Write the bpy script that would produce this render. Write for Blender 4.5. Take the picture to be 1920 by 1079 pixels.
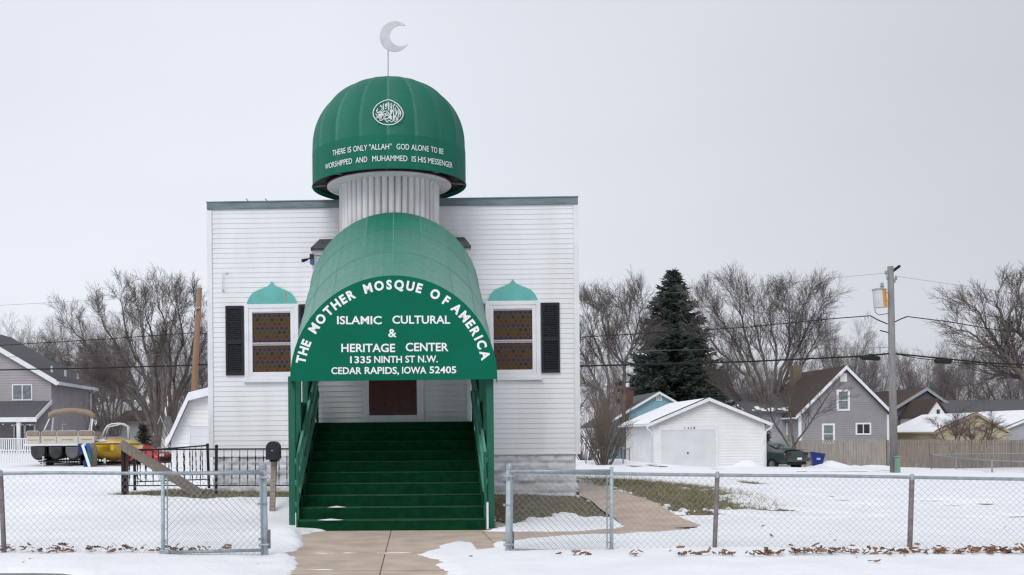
import bpy, math, random
import numpy as np
from mathutils import Vector, Matrix
# ------------------------------------------------------------------ camera, sky, sun
F, PX, PY, ROLL, CH = 2000.0, 720.0, 818.0, 0.0085, 1.47
sc = bpy.context.scene
col = sc.collection
for o in list(bpy.data.objects): bpy.data.objects.remove(o)
cam = bpy.data.cameras.new('camera'); camo = bpy.data.objects.new('camera', cam); col.objects.link(camo)
cam.sensor_width = 36; cam.lens = 36*F/1920; cam.clip_start = .1; cam.clip_end = 2000
cam.shift_x = (960-PX)/1920; cam.shift_y = (PY-539.5)/1920
cr, sr = math.cos(ROLL), math.sin(ROLL)
camo.matrix_world = Matrix(((cr, sr, 0, 0), (0, 0, -1, 0), (-sr, cr, 0, CH), (0, 0, 0, 1)))
sc.camera = camo
sc.view_settings.view_transform = 'Standard'; sc.view_settings.look = 'None'
sc.cycles.use_denoising = True; sc.cycles.denoising_prefilter = 'NONE'
sc.cycles.filter_width = 1.35; sc.cycles.use_adaptive_sampling = False
sc.view_settings.exposure = 0.24; sc.view_settings.gamma = 1.0
SUN_EL, SUN_AZ = math.radians(42), math.radians(205)      # behind the camera, a little left, veiled by cloud
w = bpy.data.worlds.new('World'); sc.world = w; w.use_nodes = True
nt = w.node_tree; nt.nodes.clear()
def N(t, **k):
    n = nt.nodes.new(t)
    for a, b in k.items(): setattr(n, a, b)
    return n
out = N('ShaderNodeOutputWorld'); bg = N('ShaderNodeBackground'); bg.inputs[1].default_value = .1
sky = N('ShaderNodeTexSky', sky_type='NISHITA', sun_disc=False, sun_elevation=SUN_EL, sun_rotation=SUN_AZ)
hs = N('ShaderNodeHueSaturation'); hs.inputs['Saturation'].default_value = .25
nt.links.new(sky.outputs[0], hs.inputs['Color'])
tc = N('ShaderNodeTexCoord'); sep = N('ShaderNodeSeparateXYZ'); nt.links.new(tc.outputs['Generated'], sep.inputs[0])
mr = N('ShaderNodeMapRange'); mr.inputs[1].default_value = -.05; mr.inputs[2].default_value = .62; mr.inputs[3].default_value = 1.0; mr.inputs[4].default_value = .70
nt.links.new(sep.outputs[0], mr.inputs[0])
noi = N('ShaderNodeTexNoise'); noi.inputs['Scale'].default_value = 2.2; noi.inputs['Detail'].default_value = 4
mpp = N('ShaderNodeMapping'); mpp.inputs['Scale'].default_value = (1, 1, 2.5)
nt.links.new(tc.outputs['Generated'], mpp.inputs[0]); nt.links.new(mpp.outputs[0], noi.inputs['Vector'])
mr2 = N('ShaderNodeMapRange'); mr2.inputs[1].default_value = .3; mr2.inputs[2].default_value = .7; mr2.inputs[3].default_value = .97; mr2.inputs[4].default_value = 1.03
nt.links.new(noi.outputs[0], mr2.inputs[0])
mm = N('ShaderNodeMath', operation='MULTIPLY'); nt.links.new(mr.outputs[0], mm.inputs[0]); nt.links.new(mr2.outputs[0], mm.inputs[1])
cl = N('ShaderNodeMix', data_type='RGBA'); cl.inputs[0].default_value = .9; cl.inputs[7].default_value = (7.15, 7.45, 8.15, 1)
nt.links.new(hs.outputs[0], cl.inputs[6])
sca = N('ShaderNodeVectorMath', operation='SCALE'); nt.links.new(cl.outputs[2], sca.inputs[0]); nt.links.new(mm.outputs[0], sca.inputs['Scale'])
nt.links.new(sca.outputs[0], bg.inputs[0]); nt.links.new(bg.outputs[0], out.inputs[0])
sl = bpy.data.lights.new('sun', 'SUN'); sl.energy = 1.1; sl.angle = math.radians(30); sl.color = (1, .97, .93)
so = bpy.data.objects.new('sun', sl); col.objects.link(so)
sd = Vector((math.sin(SUN_AZ)*math.cos(SUN_EL), math.cos(SUN_AZ)*math.cos(SUN_EL), math.sin(SUN_EL)))
so.rotation_euler = sd.to_track_quat('Z', 'Y').to_euler()
# ------------------------------------------------------------------ helpers
R = math.radians
def ray(px, py):
    u, v = px-PX, PY-py
    return (u+ROLL*v)/F, (v-ROLL*u)/F
def at(px, py, D):
    x, z = ray(px, py); return Vector((x*D, D, CH+z*D))
def tag(o, label=None, cat=None, group=None, kind=None):
    for k, v in (('label', label), ('category', cat), ('group', group), ('kind', kind)):
        if v: o[k] = v
    return o
def empty(name, loc=(0, 0, 0), rz=0, label=None, cat=None, group=None, parent=None):
    o = bpy.data.objects.new(name, None); col.objects.link(o); o.location = loc; o.rotation_euler = (0, 0, rz)
    o.empty_display_size = .2
    if parent: o.parent = parent
    return tag(o, label, cat, group)
def copy_tree(o, parent=None):
    c = o.copy(); col.objects.link(c)
    if parent: c.parent = parent
    for ch in o.children: copy_tree(ch, c)
    return c
class MB:
    def __init__(s): s.v = []; s.f = []; s.m = []; s.mi = 0
    def add(s, vs, fs):
        b = len(s.v); s.v += [tuple(p) for p in vs]
        for f in fs: s.f.append(tuple(b+i for i in f)); s.m.append(s.mi)
        return s
    def quad(s, a, b, c, d): return s.add([a, b, c, d], [(0, 1, 2, 3)])
    def box(s, x0, x1, y0, y1, z0, z1):
        vs = [(x, y, z) for z in (z0, z1) for y in (y0, y1) for x in (x0, x1)]
        return s.add(vs, [(0, 2, 3, 1), (4, 5, 7, 6), (0, 1, 5, 4), (2, 6, 7, 3), (0, 4, 6, 2), (1, 3, 7, 5)])
    def bar(s, a, b, wd, ht, up=(0, 0, 1)):
        a, b = Vector(a), Vector(b); d = (b-a).normalized(); u = Vector(up)
        sd_ = d.cross(u)
        if sd_.length < 1e-4: sd_ = d.cross(Vector((1, 0, 0)))
        sd_.normalize(); u = sd_.cross(d).normalized()
        vs = [p+sd_*i*wd/2+u*j*ht/2 for p in (a, b) for i, j in ((-1, -1), (1, -1), (1, 1), (-1, 1))]
        return s.add(vs, [(0, 3, 2, 1), (4, 5, 6, 7), (0, 1, 5, 4), (1, 2, 6, 5), (2, 3, 7, 6), (3, 0, 4, 7)])
    def tube(s, pts, r, n=8, caps=True):
        pts = [Vector(p) for p in pts]; rs = r if isinstance(r, (list, tuple)) else [r]*len(pts)
        rings = []; ref = None
        for i, p in enumerate(pts):
            d = (pts[min(i+1, len(pts)-1)]-pts[max(i-1, 0)])
            d = d.normalized() if d.length > 1e-9 else Vector((0, 0, 1))
            if ref is None:
                ref = Vector((0, 0, 1)) if abs(d.z) < .9 else Vector((1, 0, 0))
            e = d.cross(ref).normalized(); g = e.cross(d).normalized(); ref = g
            rings.append([p+(e*math.cos(2*math.pi*k/n)+g*math.sin(2*math.pi*k/n))*rs[i] for k in range(n)])
        vs = [q for rg in rings for q in rg]; fs = []
        for i in range(len(pts)-1):
            for k in range(n):
                fs.append((i*n+k, i*n+(k+1) % n, (i+1)*n+(k+1) % n, (i+1)*n+k))
        if caps: fs += [tuple(range(n))[::-1], tuple((len(pts)-1)*n+k for k in range(n))]
        return s.add(vs, fs)
    def lathe(s, prof, c=(0, 0, 0), n=24, a0=0, a1=2*math.pi):
        full = abs(a1-a0-2*math.pi) < 1e-6; k = n if full else n+1
        vs = [(c[0]+r*math.sin(a0+(a1-a0)*i/n), c[1]-r*math.cos(a0+(a1-a0)*i/n), c[2]+z) for r, z in prof for i in range(k)]
        fs = []
        for j in range(len(prof)-1):
            for i in range(n):
                fs.append((j*k+i, j*k+(i+1) % k, (j+1)*k+(i+1) % k, (j+1)*k+i))
        return s.add(vs, fs)
    def prism(s, outline, y0, y1):          # outline in (x, z), extruded along y
        n = len(outline)
        vs = [(x, y0, z) for x, z in outline]+[(x, y1, z) for x, z in outline]
        return s.add(vs, [tuple(range(n)), tuple(range(2*n-1, n-1, -1))]+[(i, i+n, (i+1) % n+n, (i+1) % n) for i in range(n)])
    def prismx(s, outline, x0, x1):         # outline in (y, z), extruded along x
        n = len(outline)
        vs = [(x0, y, z) for y, z in outline]+[(x1, y, z) for y, z in outline]
        return s.add(vs, [tuple(range(n))[::-1], tuple(range(n, 2*n))]+[(i, (i+1) % n, (i+1) % n+n, i+n) for i in range(n)])
    def build(s, name, mat, parent=None, smooth=False, bevel=0):
        me = bpy.data.meshes.new(name); me.from_pydata(s.v, [], s.f)
        for m in (mat if isinstance(mat, (list, tuple)) else [mat]): me.materials.append(m)
        if max(s.m, default=0): me.polygons.foreach_set('material_index', s.m)
        if smooth: me.polygons.foreach_set('use_smooth', [True]*len(me.polygons))
        me.update()
        o = bpy.data.objects.new(name, me); col.objects.link(o)
        if parent: o.parent = parent
        if bevel:
            b = o.modifiers.new('bevel', 'BEVEL'); b.width = bevel; b.segments = 2; b.limit_method = 'ANGLE'; b.angle_limit = R(40)
        return o
def np_mesh(name, V, Fq, mat, parent=None, smooth=False):
    V = np.asarray(V, dtype=np.float32); Fq = np.asarray(Fq, dtype=np.int32); k = Fq.shape[1]
    me = bpy.data.meshes.new(name); me.vertices.add(len(V)); me.vertices.foreach_set('co', V.ravel())
    me.loops.add(Fq.size); me.loops.foreach_set('vertex_index', Fq.ravel())
    me.polygons.add(len(Fq)); me.polygons.foreach_set('loop_start', np.arange(0, Fq.size, k, dtype=np.int32))
    me.polygons.foreach_set('loop_total', np.full(len(Fq), k, dtype=np.int32))
    if smooth: me.polygons.foreach_set('use_smooth', np.ones(len(Fq), dtype=bool))
    me.materials.append(mat); me.update(calc_edges=True); me.validate()
    o = bpy.data.objects.new(name, me); col.objects.link(o)
    if parent: o.parent = parent
    return o
# ------------------------------------------------------------------ materials
MATS = {}
def mat(name, c, c2=None, scale=6, rough=.7, bump=0, bscale=60, spec=.3, metal=0, stretch=(1, 1, 1), detail=5, lo=.35, hi=.65, sheen=0, bdist=.01, coat=0):
    m = bpy.data.materials.new(name); m.use_nodes = True; t = m.node_tree; b = t.nodes['Principled BSDF']
    b.inputs['Roughness'].default_value = rough; b.inputs['Specular IOR Level'].default_value = spec; b.inputs['Metallic'].default_value = metal
    if sheen: b.inputs['Sheen Weight'].default_value = sheen; b.inputs['Sheen Roughness'].default_value = .4
    if coat: b.inputs['Coat Weight'].default_value = coat; b.inputs['Coat Roughness'].default_value = .08
    b.inputs['Base Color'].default_value = (*c, 1)
    tcn = t.nodes.new('ShaderNodeTexCoord'); mp = t.nodes.new('ShaderNodeMapping'); mp.inputs['Scale'].default_value = stretch
    t.links.new(tcn.outputs['Object'], mp.inputs[0])
    if c2:
        n = t.nodes.new('ShaderNodeTexNoise'); n.inputs['Scale'].default_value = scale; n.inputs['Detail'].default_value = detail
        t.links.new(mp.outputs[0], n.inputs['Vector'])
        r_ = t.nodes.new('ShaderNodeMapRange'); r_.inputs[1].default_value = lo; r_.inputs[2].default_value = hi
        t.links.new(n.outputs[0], r_.inputs[0])
        x = t.nodes.new('ShaderNodeMix'); x.data_type = 'RGBA'; x.inputs[6].default_value = (*c, 1); x.inputs[7].default_value = (*c2, 1)
        t.links.new(r_.outputs[0], x.inputs[0]); t.links.new(x.outputs[2], b.inputs['Base Color'])
    if bump:
        n2 = t.nodes.new('ShaderNodeTexNoise'); n2.inputs['Scale'].default_value = bscale; n2.inputs['Detail'].default_value = 4
        t.links.new(mp.outputs[0], n2.inputs['Vector'])
        bp = t.nodes.new('ShaderNodeBump'); bp.inputs['Strength'].default_value = bump; bp.inputs['Distance'].default_value = bdist
        t.links.new(n2.outputs[0], bp.inputs['Height']); t.links.new(bp.outputs[0], b.inputs['Normal'])
    MATS[name] = m; return m
def siding_mat(name, c, c2, pitch=.12):       # far walls: clapboards as a saw-tooth bump in real height
    m = mat(name, c, c2, 1.2, .6); t = m.node_tree; b = t.nodes['Principled BSDF']
    tcn = t.nodes.new('ShaderNodeTexCoord'); sp = t.nodes.new('ShaderNodeSeparateXYZ'); t.links.new(tcn.outputs['Object'], sp.inputs[0])
    dv = t.nodes.new('ShaderNodeMath'); dv.operation = 'DIVIDE'; dv.inputs[1].default_value = pitch; t.links.new(sp.outputs[2], dv.inputs[0])
    fr = t.nodes.new('ShaderNodeMath'); fr.operation = 'FRACT'; t.links.new(dv.outputs[0], fr.inputs[0])
    bp = t.nodes.new('ShaderNodeBump'); bp.invert = True; bp.inputs['Strength'].default_value = 1; bp.inputs['Distance'].default_value = .02
    t.links.new(fr.outputs[0], bp.inputs['Height']); t.links.new(bp.outputs[0], b.inputs['Normal'])
    return m
WHITE = mat('white vinyl siding', (.77, .78, .805), (.67, .665, .66), .9, .45, .08, 40, stretch=(1.6, 1, .35), lo=.48, hi=.78, detail=7)
TRIM = mat('white trim', (.78, .79, .82), (.71, .72, .74), 3, .4)
SHADED_WHITE = mat('shaded white siding', (.55, .55, .55), (.43, .43, .42), 2, .6)  # white siding darkened as if in shade, assigned to no part
COPING = mat('weathered metal coping', (.20, .25, .27), (.13, .17, .19), 5, .5, .1, 20, stretch=(.4, 1, 2))
BLOCK = mat('painted rock face block', (.72, .73, .76), (.58, .59, .62), 4, .75, .5, 45)
SHUTTER = mat('black shutter', (.012, .014, .019), None, rough=.5)
TEAL = mat('teal painted board', (.14, .46, .42), (.12, .40, .37), 4, .5, .1, 40)
RUST = mat('rust stain', (.35, .27, .15))
CAME = mat('stained glass came', (.075, .045, .016), rough=.4)
GL = [mat('stained glass blue', (.014, .024, .085), rough=.2, spec=.22), mat('stained glass red', (.085, .02, .012), rough=.2, spec=.22),
      mat('stained glass olive', (.05, .045, .015), rough=.2, spec=.22), mat('stained glass dark', (.02, .02, .022), rough=.2, spec=.22),
      mat('stained glass amber', (.085, .038, .012), rough=.2, spec=.22), mat('stained glass violet', (.05, .02, .07), rough=.2, spec=.22)]
ALU = mat('aluminium sash', (.46, .44, .43), rough=.4, metal=.3)
SHINGLE = mat('grey shingle', (.05, .05, .055), (.11, .11, .115), 30, .9, .4, 30)
BROWN = mat('brown door', (.085, .017, .013), (.055, .012, .010), 9, .4)
def fabric(name, c, c2, bl=(.30, .47, .425)):
    m = mat(name, c, c2, 1.6, .68, .45, 26, .2, sheen=.04, detail=8, bdist=.012)
    t = m.node_tree; b = t.nodes['Principled BSDF']; src = b.inputs['Base Color'].links[0].from_socket
    a = t.nodes.new('ShaderNodeAttribute'); a.attribute_name = 'paleness'
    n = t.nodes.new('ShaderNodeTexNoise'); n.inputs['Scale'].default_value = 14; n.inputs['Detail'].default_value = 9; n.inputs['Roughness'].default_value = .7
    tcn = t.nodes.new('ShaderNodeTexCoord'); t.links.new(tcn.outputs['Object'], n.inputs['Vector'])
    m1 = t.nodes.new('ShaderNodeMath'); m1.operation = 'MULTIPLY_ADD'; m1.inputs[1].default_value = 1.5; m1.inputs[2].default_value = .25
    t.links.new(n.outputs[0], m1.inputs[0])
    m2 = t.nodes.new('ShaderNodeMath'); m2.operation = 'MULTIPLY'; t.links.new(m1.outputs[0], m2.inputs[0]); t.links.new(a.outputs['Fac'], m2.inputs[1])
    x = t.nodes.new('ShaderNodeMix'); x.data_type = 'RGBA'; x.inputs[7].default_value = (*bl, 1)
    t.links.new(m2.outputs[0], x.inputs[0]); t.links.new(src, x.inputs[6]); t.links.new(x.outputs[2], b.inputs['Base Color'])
    tl = t.nodes.new('ShaderNodeBsdfTranslucent'); t.links.new(x.outputs[2], tl.inputs[0]); mx = t.nodes.new('ShaderNodeMixShader'); mx.inputs[0].default_value = .16     # thin cloth lets a little daylight through
    t.links.new(b.outputs[0], mx.inputs[1]); t.links.new(tl.outputs[0], mx.inputs[2]); t.links.new(mx.outputs[0], t.nodes['Material Output'].inputs[0])
    return m
GREEN_TOP = fabric('mottled green canopy fabric', (.005, .205, .128), (.007, .175, .108))
GREEN_DOME = fabric('green dome fabric', (.006, .155, .098), (.008, .135, .085), (.12, .30, .25))
GREEN_PANEL = mat('green sign fabric', (.001, .135, .080), (.001, .125, .073), 3, .7, .1, 200, .12)
GREEN_WOOD = mat('green painted wood', (.008, .098, .060), (.014, .12, .074), 5, .55, .2, 60, stretch=(3, 3, .5))
GREEN_RAIL = mat('chalky green painted rail', (.09, .33, .24), (.14, .36, .28), 7, .6, .2, 60)
GREEN_DARK = mat('dark green lattice panel', (.006, .065, .036), (.008, .08, .045), 6, .7)
CARPET = mat('green outdoor carpet', (.0035, .054, .020), (.002, .036, .013), 7, .95, .8, 260, .1, sheen=.1)
CARPET_EDGE = mat('worn carpet nosing', (.014, .12, .05), (.006, .07, .028), 8, .95, .6, 260, .1)
LETTER = mat('white lettering vinyl', (.82, .83, .84), rough=.45)
PLATE = mat('white painted plate', (.72, .71, .73), (.58, .57, .58), 3, .5)
RIB = mat('white ribbed drum', (.66, .66, .68), (.52, .50, .50), 3.2, .5, stretch=(1, 1, .35))
DARKRED = mat('dark red trim', (.05, .012, .014), rough=.6)
SILVER = mat('brushed silver plate', (.55, .55, .58), (.47, .47, .5), 8, .4, metal=.25)
GALV = mat('galvanised steel', (.36, .40, .43), (.27, .30, .33), 14, .5, .15, 60, metal=.35)
GALV_BLUE = mat('pale blue grey painted post', (.42, .50, .54), (.34, .41, .45), 12, .5, .1, 50, metal=.1)
WIRE = mat('galvanised wire', (.34, .35, .36), rough=.5, metal=.4)
IRON = mat('black iron', (.010, .010, .012), rough=.5)
RUSTPOST = mat('rusty line post', (.16, .13, .13), (.22, .2, .2), 20, .8)
WOOD = mat('weathered grey brown wood', (.37, .32, .28), (.25, .21, .18), 6, .85, .5, 30, stretch=(1, 1, 8))
WOODB = mat('weathered plank', (.25, .215, .18), (.16, .135, .115), 8, .85, .5, 30, stretch=(8, 1, 1))
WOODR = mat('reddish brown wood post', (.12, .06, .05), (.09, .05, .04), 6, .85)
MAILBOX = mat('charcoal mailbox', (.018, .018, .02), (.028, .028, .03), 18, .55)
ASPHALT = mat('asphalt', (.20, .195, .195), (.27, .265, .265), 20, .9, .5, 90)
CONC = mat('tan concrete', (.57, .46, .38), (.41, .33, .27), 2.2, .9, .25, 120, detail=8, lo=.3, hi=.7)
SNOWM = mat('snow', (.88, .89, .92), (.80, .815, .845), 1.1, .7, .6, 11, .2, bdist=.025, detail=9, lo=.42, hi=.74)
SOIL = mat('dead grass and soil', (.115, .09, .058), (.21, .18, .115), 9, .95, 1, 30, .1, detail=9, bdist=.04)
GRASSM = mat('winter grass blades', (.20, .195, .105), (.32, .285, .17), 3, .9)
LEAFM = mat('dry oak leaves', (.10, .042, .028), (.33, .20, .12), 7, .8)
BARK = mat('grey brown bark', (.115, .098, .088), (.18, .16, .145), 3, .95, .5, 12, .1)
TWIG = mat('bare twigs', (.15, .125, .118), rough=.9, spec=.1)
TWIG_FAR = mat('haze paled far twigs', (.20, .175, .178), rough=.9, spec=.1)  # distance haze put into the base colour of the far twigs
TWIG_RED = mat('reddish brush twigs', (.155, .115, .09), rough=.9, spec=.1)
SPRUCE = mat('spruce needles', (.043, .062, .055), (.085, .105, .094), .9, .8, spec=.15)
ARBOR = mat('dull evergreen', (.035, .038, .02), (.05, .045, .025), 2, .85)
GLASSD = mat('dark window glass', (.03, .035, .04), rough=.08, spec=.6)
GLASSM = mat('window glass with blind', (.20, .24, .25), (.12, .15, .16), 5, .15, spec=.5)
PURPLE = siding_mat('grey mauve siding', (.38, .35, .365), (.34, .315, .325), .14)
PURPLE2 = siding_mat('grey siding', (.31, .295, .315), (.28, .265, .285), .14)
BLUES = siding_mat('pale blue siding', (.26, .44, .52), (.23, .40, .47), .15)
TANS = siding_mat('tan siding', (.54, .45, .30), (.48, .40, .27), .2)
FARWHITE = siding_mat('far white siding', (.81, .82, .835), (.74, .74, .74), .13)
FARGREY = siding_mat('far grey siding', (.36, .37, .385), (.31, .32, .33), .15)
ROOF_DK = mat('dark shingle roof', (.085, .088, .097), (.12, .12, .13), 12, .95, .4, 20)
ROOF_BR = mat('brown shingle roof', (.085, .06, .052), (.06, .045, .04), 9, .95, .4, 20)
BRICK = mat('chimney brick', (.14, .075, .062), (.10, .06, .05), 12, .9)
FENCEW1 = mat('pale weathered fence boards', (.37, .33, .29), (.27, .24, .21), 2.2, .9, stretch=(4, 4, .5))
FENCEW2 = mat('dark weathered fence boards', (.26, .22, .19), (.185, .16, .14), 2.2, .9, stretch=(4, 4, .5))
POLEW = mat('grey pole wood', (.27, .265, .27), (.20, .195, .195), 4, .9, .3, 20, stretch=(4, 4, .4))
POLEO = mat('orange brown pole wood', (.32, .19, .115), (.25, .16, .11), 3, .9, stretch=(4, 4, .4))
CABLE = mat('black cable', (.012, .012, .013), rough=.6)
TRANSF = [mat('grey transformer enamel', (.56, .57, .58), (.50, .50, .52), 3, .5), mat('orange rust streak', (.55, .22, .03), (.62, .36, .12), 2.5, .7, stretch=(2, 2, .4))]
PEDE = mat('pale green pedestal', (.20, .33, .25), rough=.5)
STAKE = mat('dull orange stake', (.30, .20, .11))
GREYWIRE = mat('grey wire', (.13, .13, .135))
PICKET = mat('white picket', (.74, .75, .78), rough=.5)
# car paints and boat
TEALCAR = mat('dark teal car paint', (.014, .030, .032), rough=.3, spec=.5, coat=.6)
REDCAR = mat('red car paint', (.42, .028, .03), rough=.35, coat=.5)
TYRE = mat('tyre rubber', (.012, .012, .012), rough=.9)
RIM = mat('alloy rim', (.32, .32, .33), rough=.35, metal=.6)
BLUEP = mat('blue plastic', (.010, .034, .19), (.010, .026, .14), 5, .4)
BLUEB = mat('bright blue plastic', (.01, .12, .42), rough=.4)
TAN = mat('tan vinyl', (.33, .25, .19), (.28, .21, .165), 6, .6)
CREAM = mat('cream boat panel', (.62, .58, .48), (.55, .52, .43), 3, .5)
ALUM = mat('dull aluminium', (.17, .18, .19), (.11, .115, .125), 2, .45, metal=.4)
YELLOW = mat('yellow gelcoat', (.72, .45, .03), (.62, .39, .03), 2, .3, coat=.4)
BLACKM = mat('black metal', (.014, .014, .015), rough=.6)
TAIL = mat('tail light lens', (.06, .012, .014), rough=.2)
# ------------------------------------------------------------------ building frame
OX, OY, YAW = .098, 16.4, .030
WF, WV = 5.46, 3.90
nx, ny = math.sin(YAW), math.cos(YAW)
def loc2w(s, w_, z=0): return Vector((OX+s*ny+w_*nx, OY-s*nx+w_*ny, z))
def fp(px, py, w_):
    x, z = ray(px, py); t = (w_+OX*nx+OY*ny)/(x*nx+ny)
    return ((x*t-OX)*ny-(t-OY)*nx, CH+z*t)
# ------------------------------------------------------------------ terrain
CP = [(-40, 2, -.05), (0, 2, -.05), (40, 2, -.05), (-8, 11, 0), (0, 11, 0), (8, 11, 0), (-8, 14, 0), (0, 14, 0), (8, 14, 0), (-8, 17.5, .02), (-3, 17.5, .02), (3, 17, 0), (9, 17, 0), (0, 16.4, 0)]
for px, py, D in ((400, 926, 21), (300, 929, 20.8), (545, 928, 21), (1080, 932, 21.6), (960, 928, 21.6), (80, 878, 41.6), (0, 872, 48), (240, 876, 43), (-300, 876, 45), (300, 874, 46),
                  (1225, 877, 50), (1380, 879, 50), (1490, 881, 55), (1675, 888, 42), (1600, 879, 60), (1850, 880, 60), (2200, 880, 60), (1130, 866, 48), (1130, 890, 36), (1500, 893, 36), (1800, 895, 36), (290, 878, 59), (210, 877, 57), (360, 878, 60), (100, 886, 30), (700, 880, 40)):
    p = at(px, py, D); CP.append((p.x, p.y, p.z))
CP += [(-60, 75, .3), (-20, 80, .2), (0, 70, 0), (20, 80, -.5), (50, 80, -.7), (-120, 140, 0), (120, 140, -.5), (0, 140, -.3), (0, 300, 0), (-300, 300, 0), (300, 300, 0), (0, 30, .2), (-30, 20, .1), (30, 20, 0)]
CPA = np.array(CP)
def vnoise(x, y, seed=0):
    x = np.asarray(x, float); y = np.asarray(y, float)
    xi = np.floor(x).astype(np.int64); yi = np.floor(y).astype(np.int64); fx = x-xi; fy = y-yi
    fx = fx*fx*(3-2*fx); fy = fy*fy*(3-2*fy)
    def h(a, b):
        n = (a*374761393+b*668265263+seed*1442695041) & 0x7fffffff
        n = ((n ^ (n >> 13))*1274126177) & 0x7fffffff
        return ((n ^ (n >> 16)) & 0xffff)/65535.0
    return (h(xi, yi)*(1-fx)+h(xi+1, yi)*fx)*(1-fy)+(h(xi, yi+1)*(1-fx)+h(xi+1, yi+1)*fx)*fy
def fbm(x, y, seed=0, o=4):
    t = 0; a = .5; k = 1
    for i in range(o): t = t+a*vnoise(x*k, y*k, seed+i*17); a *= .5; k *= 2.1
    return t/(1-.5**o)
def terr(x, y):
    x = np.asarray(x, float); y = np.asarray(y, float); num = 0; den = 0
    for a, b, c in CP:
        k = 1+.045*b
        wgt = 1/(((x-a)**2+(y-b)**2)/k**2+.15)**2
        num = num+wgt*c; den = den+wgt
    return num/den
def g(x, y): return float(terr(x, y))
def gp(px, py):
    x, z = ray(px, py); t = 16.0
    for i in range(40):
        t2 = (g(x*t, t)-CH)/z if z < -1e-4 else 60
        t = .5*t+.5*max(4, min(120, t2))
    return Vector((x*t, t, g(x*t, t)))
def poly(pts): return [gp(*p) for p in pts]
def sdist(X, Y, P):
    P = [(p.x, p.y) for p in P]; n = len(P); d = np.full(X.shape, 1e9); ins = np.zeros(X.shape, bool)
    for i in range(n):
        (ax, ay), (bx, by) = P[i], P[(i+1) % n]
        ex, ey = bx-ax, by-ay; wx, wy = X-ax, Y-ay
        t = np.clip((wx*ex+wy*ey)/(ex*ex+ey*ey+1e-12), 0, 1)
        d = np.minimum(d, (wx-ex*t)**2+(wy-ey*t)**2)
        c = ((ay > Y) != (by > Y)) & (X < (bx-ax)*(Y-ay)/((by-ay) if abs(by-ay) > 1e-12 else 1e-12)+ax)
        ins ^= c
    return np.sqrt(d)*np.where(ins, -1, 1)     # negative inside
WALKP = [(638, 995), (596, 999), (562, 1005), (572, 1012), (566, 1015), (572, 1024), (561, 1035), (541, 1038), (540, 1043), (556, 1050), (559, 1059), (551, 1073), (543, 1092), (842, 1092), (832, 1072), (816, 1063), (827, 1056), (787, 1044), (783, 1042), (814, 1033), (828, 1025), (859, 1019), (888, 1021), (895, 1035), (926, 1030), (923, 1019), (947, 1019), (963, 1017), (1042, 1009), (1110, 1005), (1153, 1006), (1191, 1002), (1218, 1002), (1280, 997), (1313, 989), (1299, 982), (1240, 955), (1150, 924), (1086, 905), (1086, 934), (1153, 975), (1169, 988), (1153, 994), (1127, 995), (1092, 999), (1011, 1000), (950, 1000), (912, 999), (905, 985), (640, 985)]
BEDR = [(915, 940), (915, 915), (1086, 915), (1086, 934), (1150, 974), (1140, 972), (1090, 970), (1060, 966), (1030, 972), (1000, 974), (975, 981), (955, 984), (940, 990), (912, 996)]
GRASSP = [(1086, 897), (1150, 899), (1230, 905), (1300, 912), (1345, 925), (1385, 938), (1395, 950), (1345, 958), (1290, 961), (1262, 956), (1245, 956), (1150, 923), (1092, 906)]
STRIP = [(1365, 901), (1405, 904), (1447, 912), (1400, 910)]
BEDL = [(197, 930), (240, 925), (270, 921), (330, 918), (400, 918), (549, 922), (549, 935), (470, 935), (380, 939), (300, 934), (230, 932)]
STREET = [(-400, 1080), (60, 1078), (110, 1078.5), (150, 1083), (150, 1140), (-400, 1140)]
rng = random.Random(5)
def axis(c0, c1, d0, far0, far1, gr=1.06):
    a = list(np.arange(c0, c1, d0)); s_ = d0; x = a[-1]
    while x < far1: s_ = min(s_*gr, 12); x += s_; a.append(x)
    s_ = d0; x = a[0]
    while x > far0: s_ = min(s_*gr, 12); x -= s_; a.insert(0, x)
    return np.array(a)
gx = axis(-4.5, 6.5, .035, -320, 320, 1.03); gy = []
y = -6.0
while y < 10.5: gy.append(y); y += .5
while y < 330: gy.append(y); y += max(.03, min(8, (y-9.5)*.0035 if y < 24 else .055*1.02**((y-24)/.9)))
gy = np.array(gy)
X, Y = np.meshgrid(gx, gy); Z0 = terr(X, Y)
ii = np.arange(X.size).reshape(X.shape)
FQ = np.stack([ii[:-1, :-1], ii[:-1, 1:], ii[1:, 1:], ii[1:, :-1]], -1).reshape(-1, 4)
ny_ = fbm(X*7, Y*7, 3, 4)
def field(P, amp, sc_, rough_y=1.0):
    return sdist(X, Y, poly(P))+(fbm(X*sc_, Y*sc_*rough_y, 11, 5)-.5)*amp
near = (Y > 9) & (Y < 40)
M = np.minimum(field(WALKP, .10, 3.5)+(fbm(X*11, Y*8, 15, 3)-.5)*.10, 9)
M = np.minimum(M, field(BEDR, .5, 2.2)+(fbm(X*9, Y*5, 93, 3)-.5)*.45)
M = np.minimum(M, field(GRASSP, 1.3, 1.6)+.02+(fbm(X*8, Y*4, 91, 3)-.5)*.9)
M = np.minimum(M, field(STRIP, .8, 1.5)+.1)
M = np.minimum(M, field(BEDL, .25, 2.5))
M = np.minimum(M, field(STREET, .25, 2))
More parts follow.
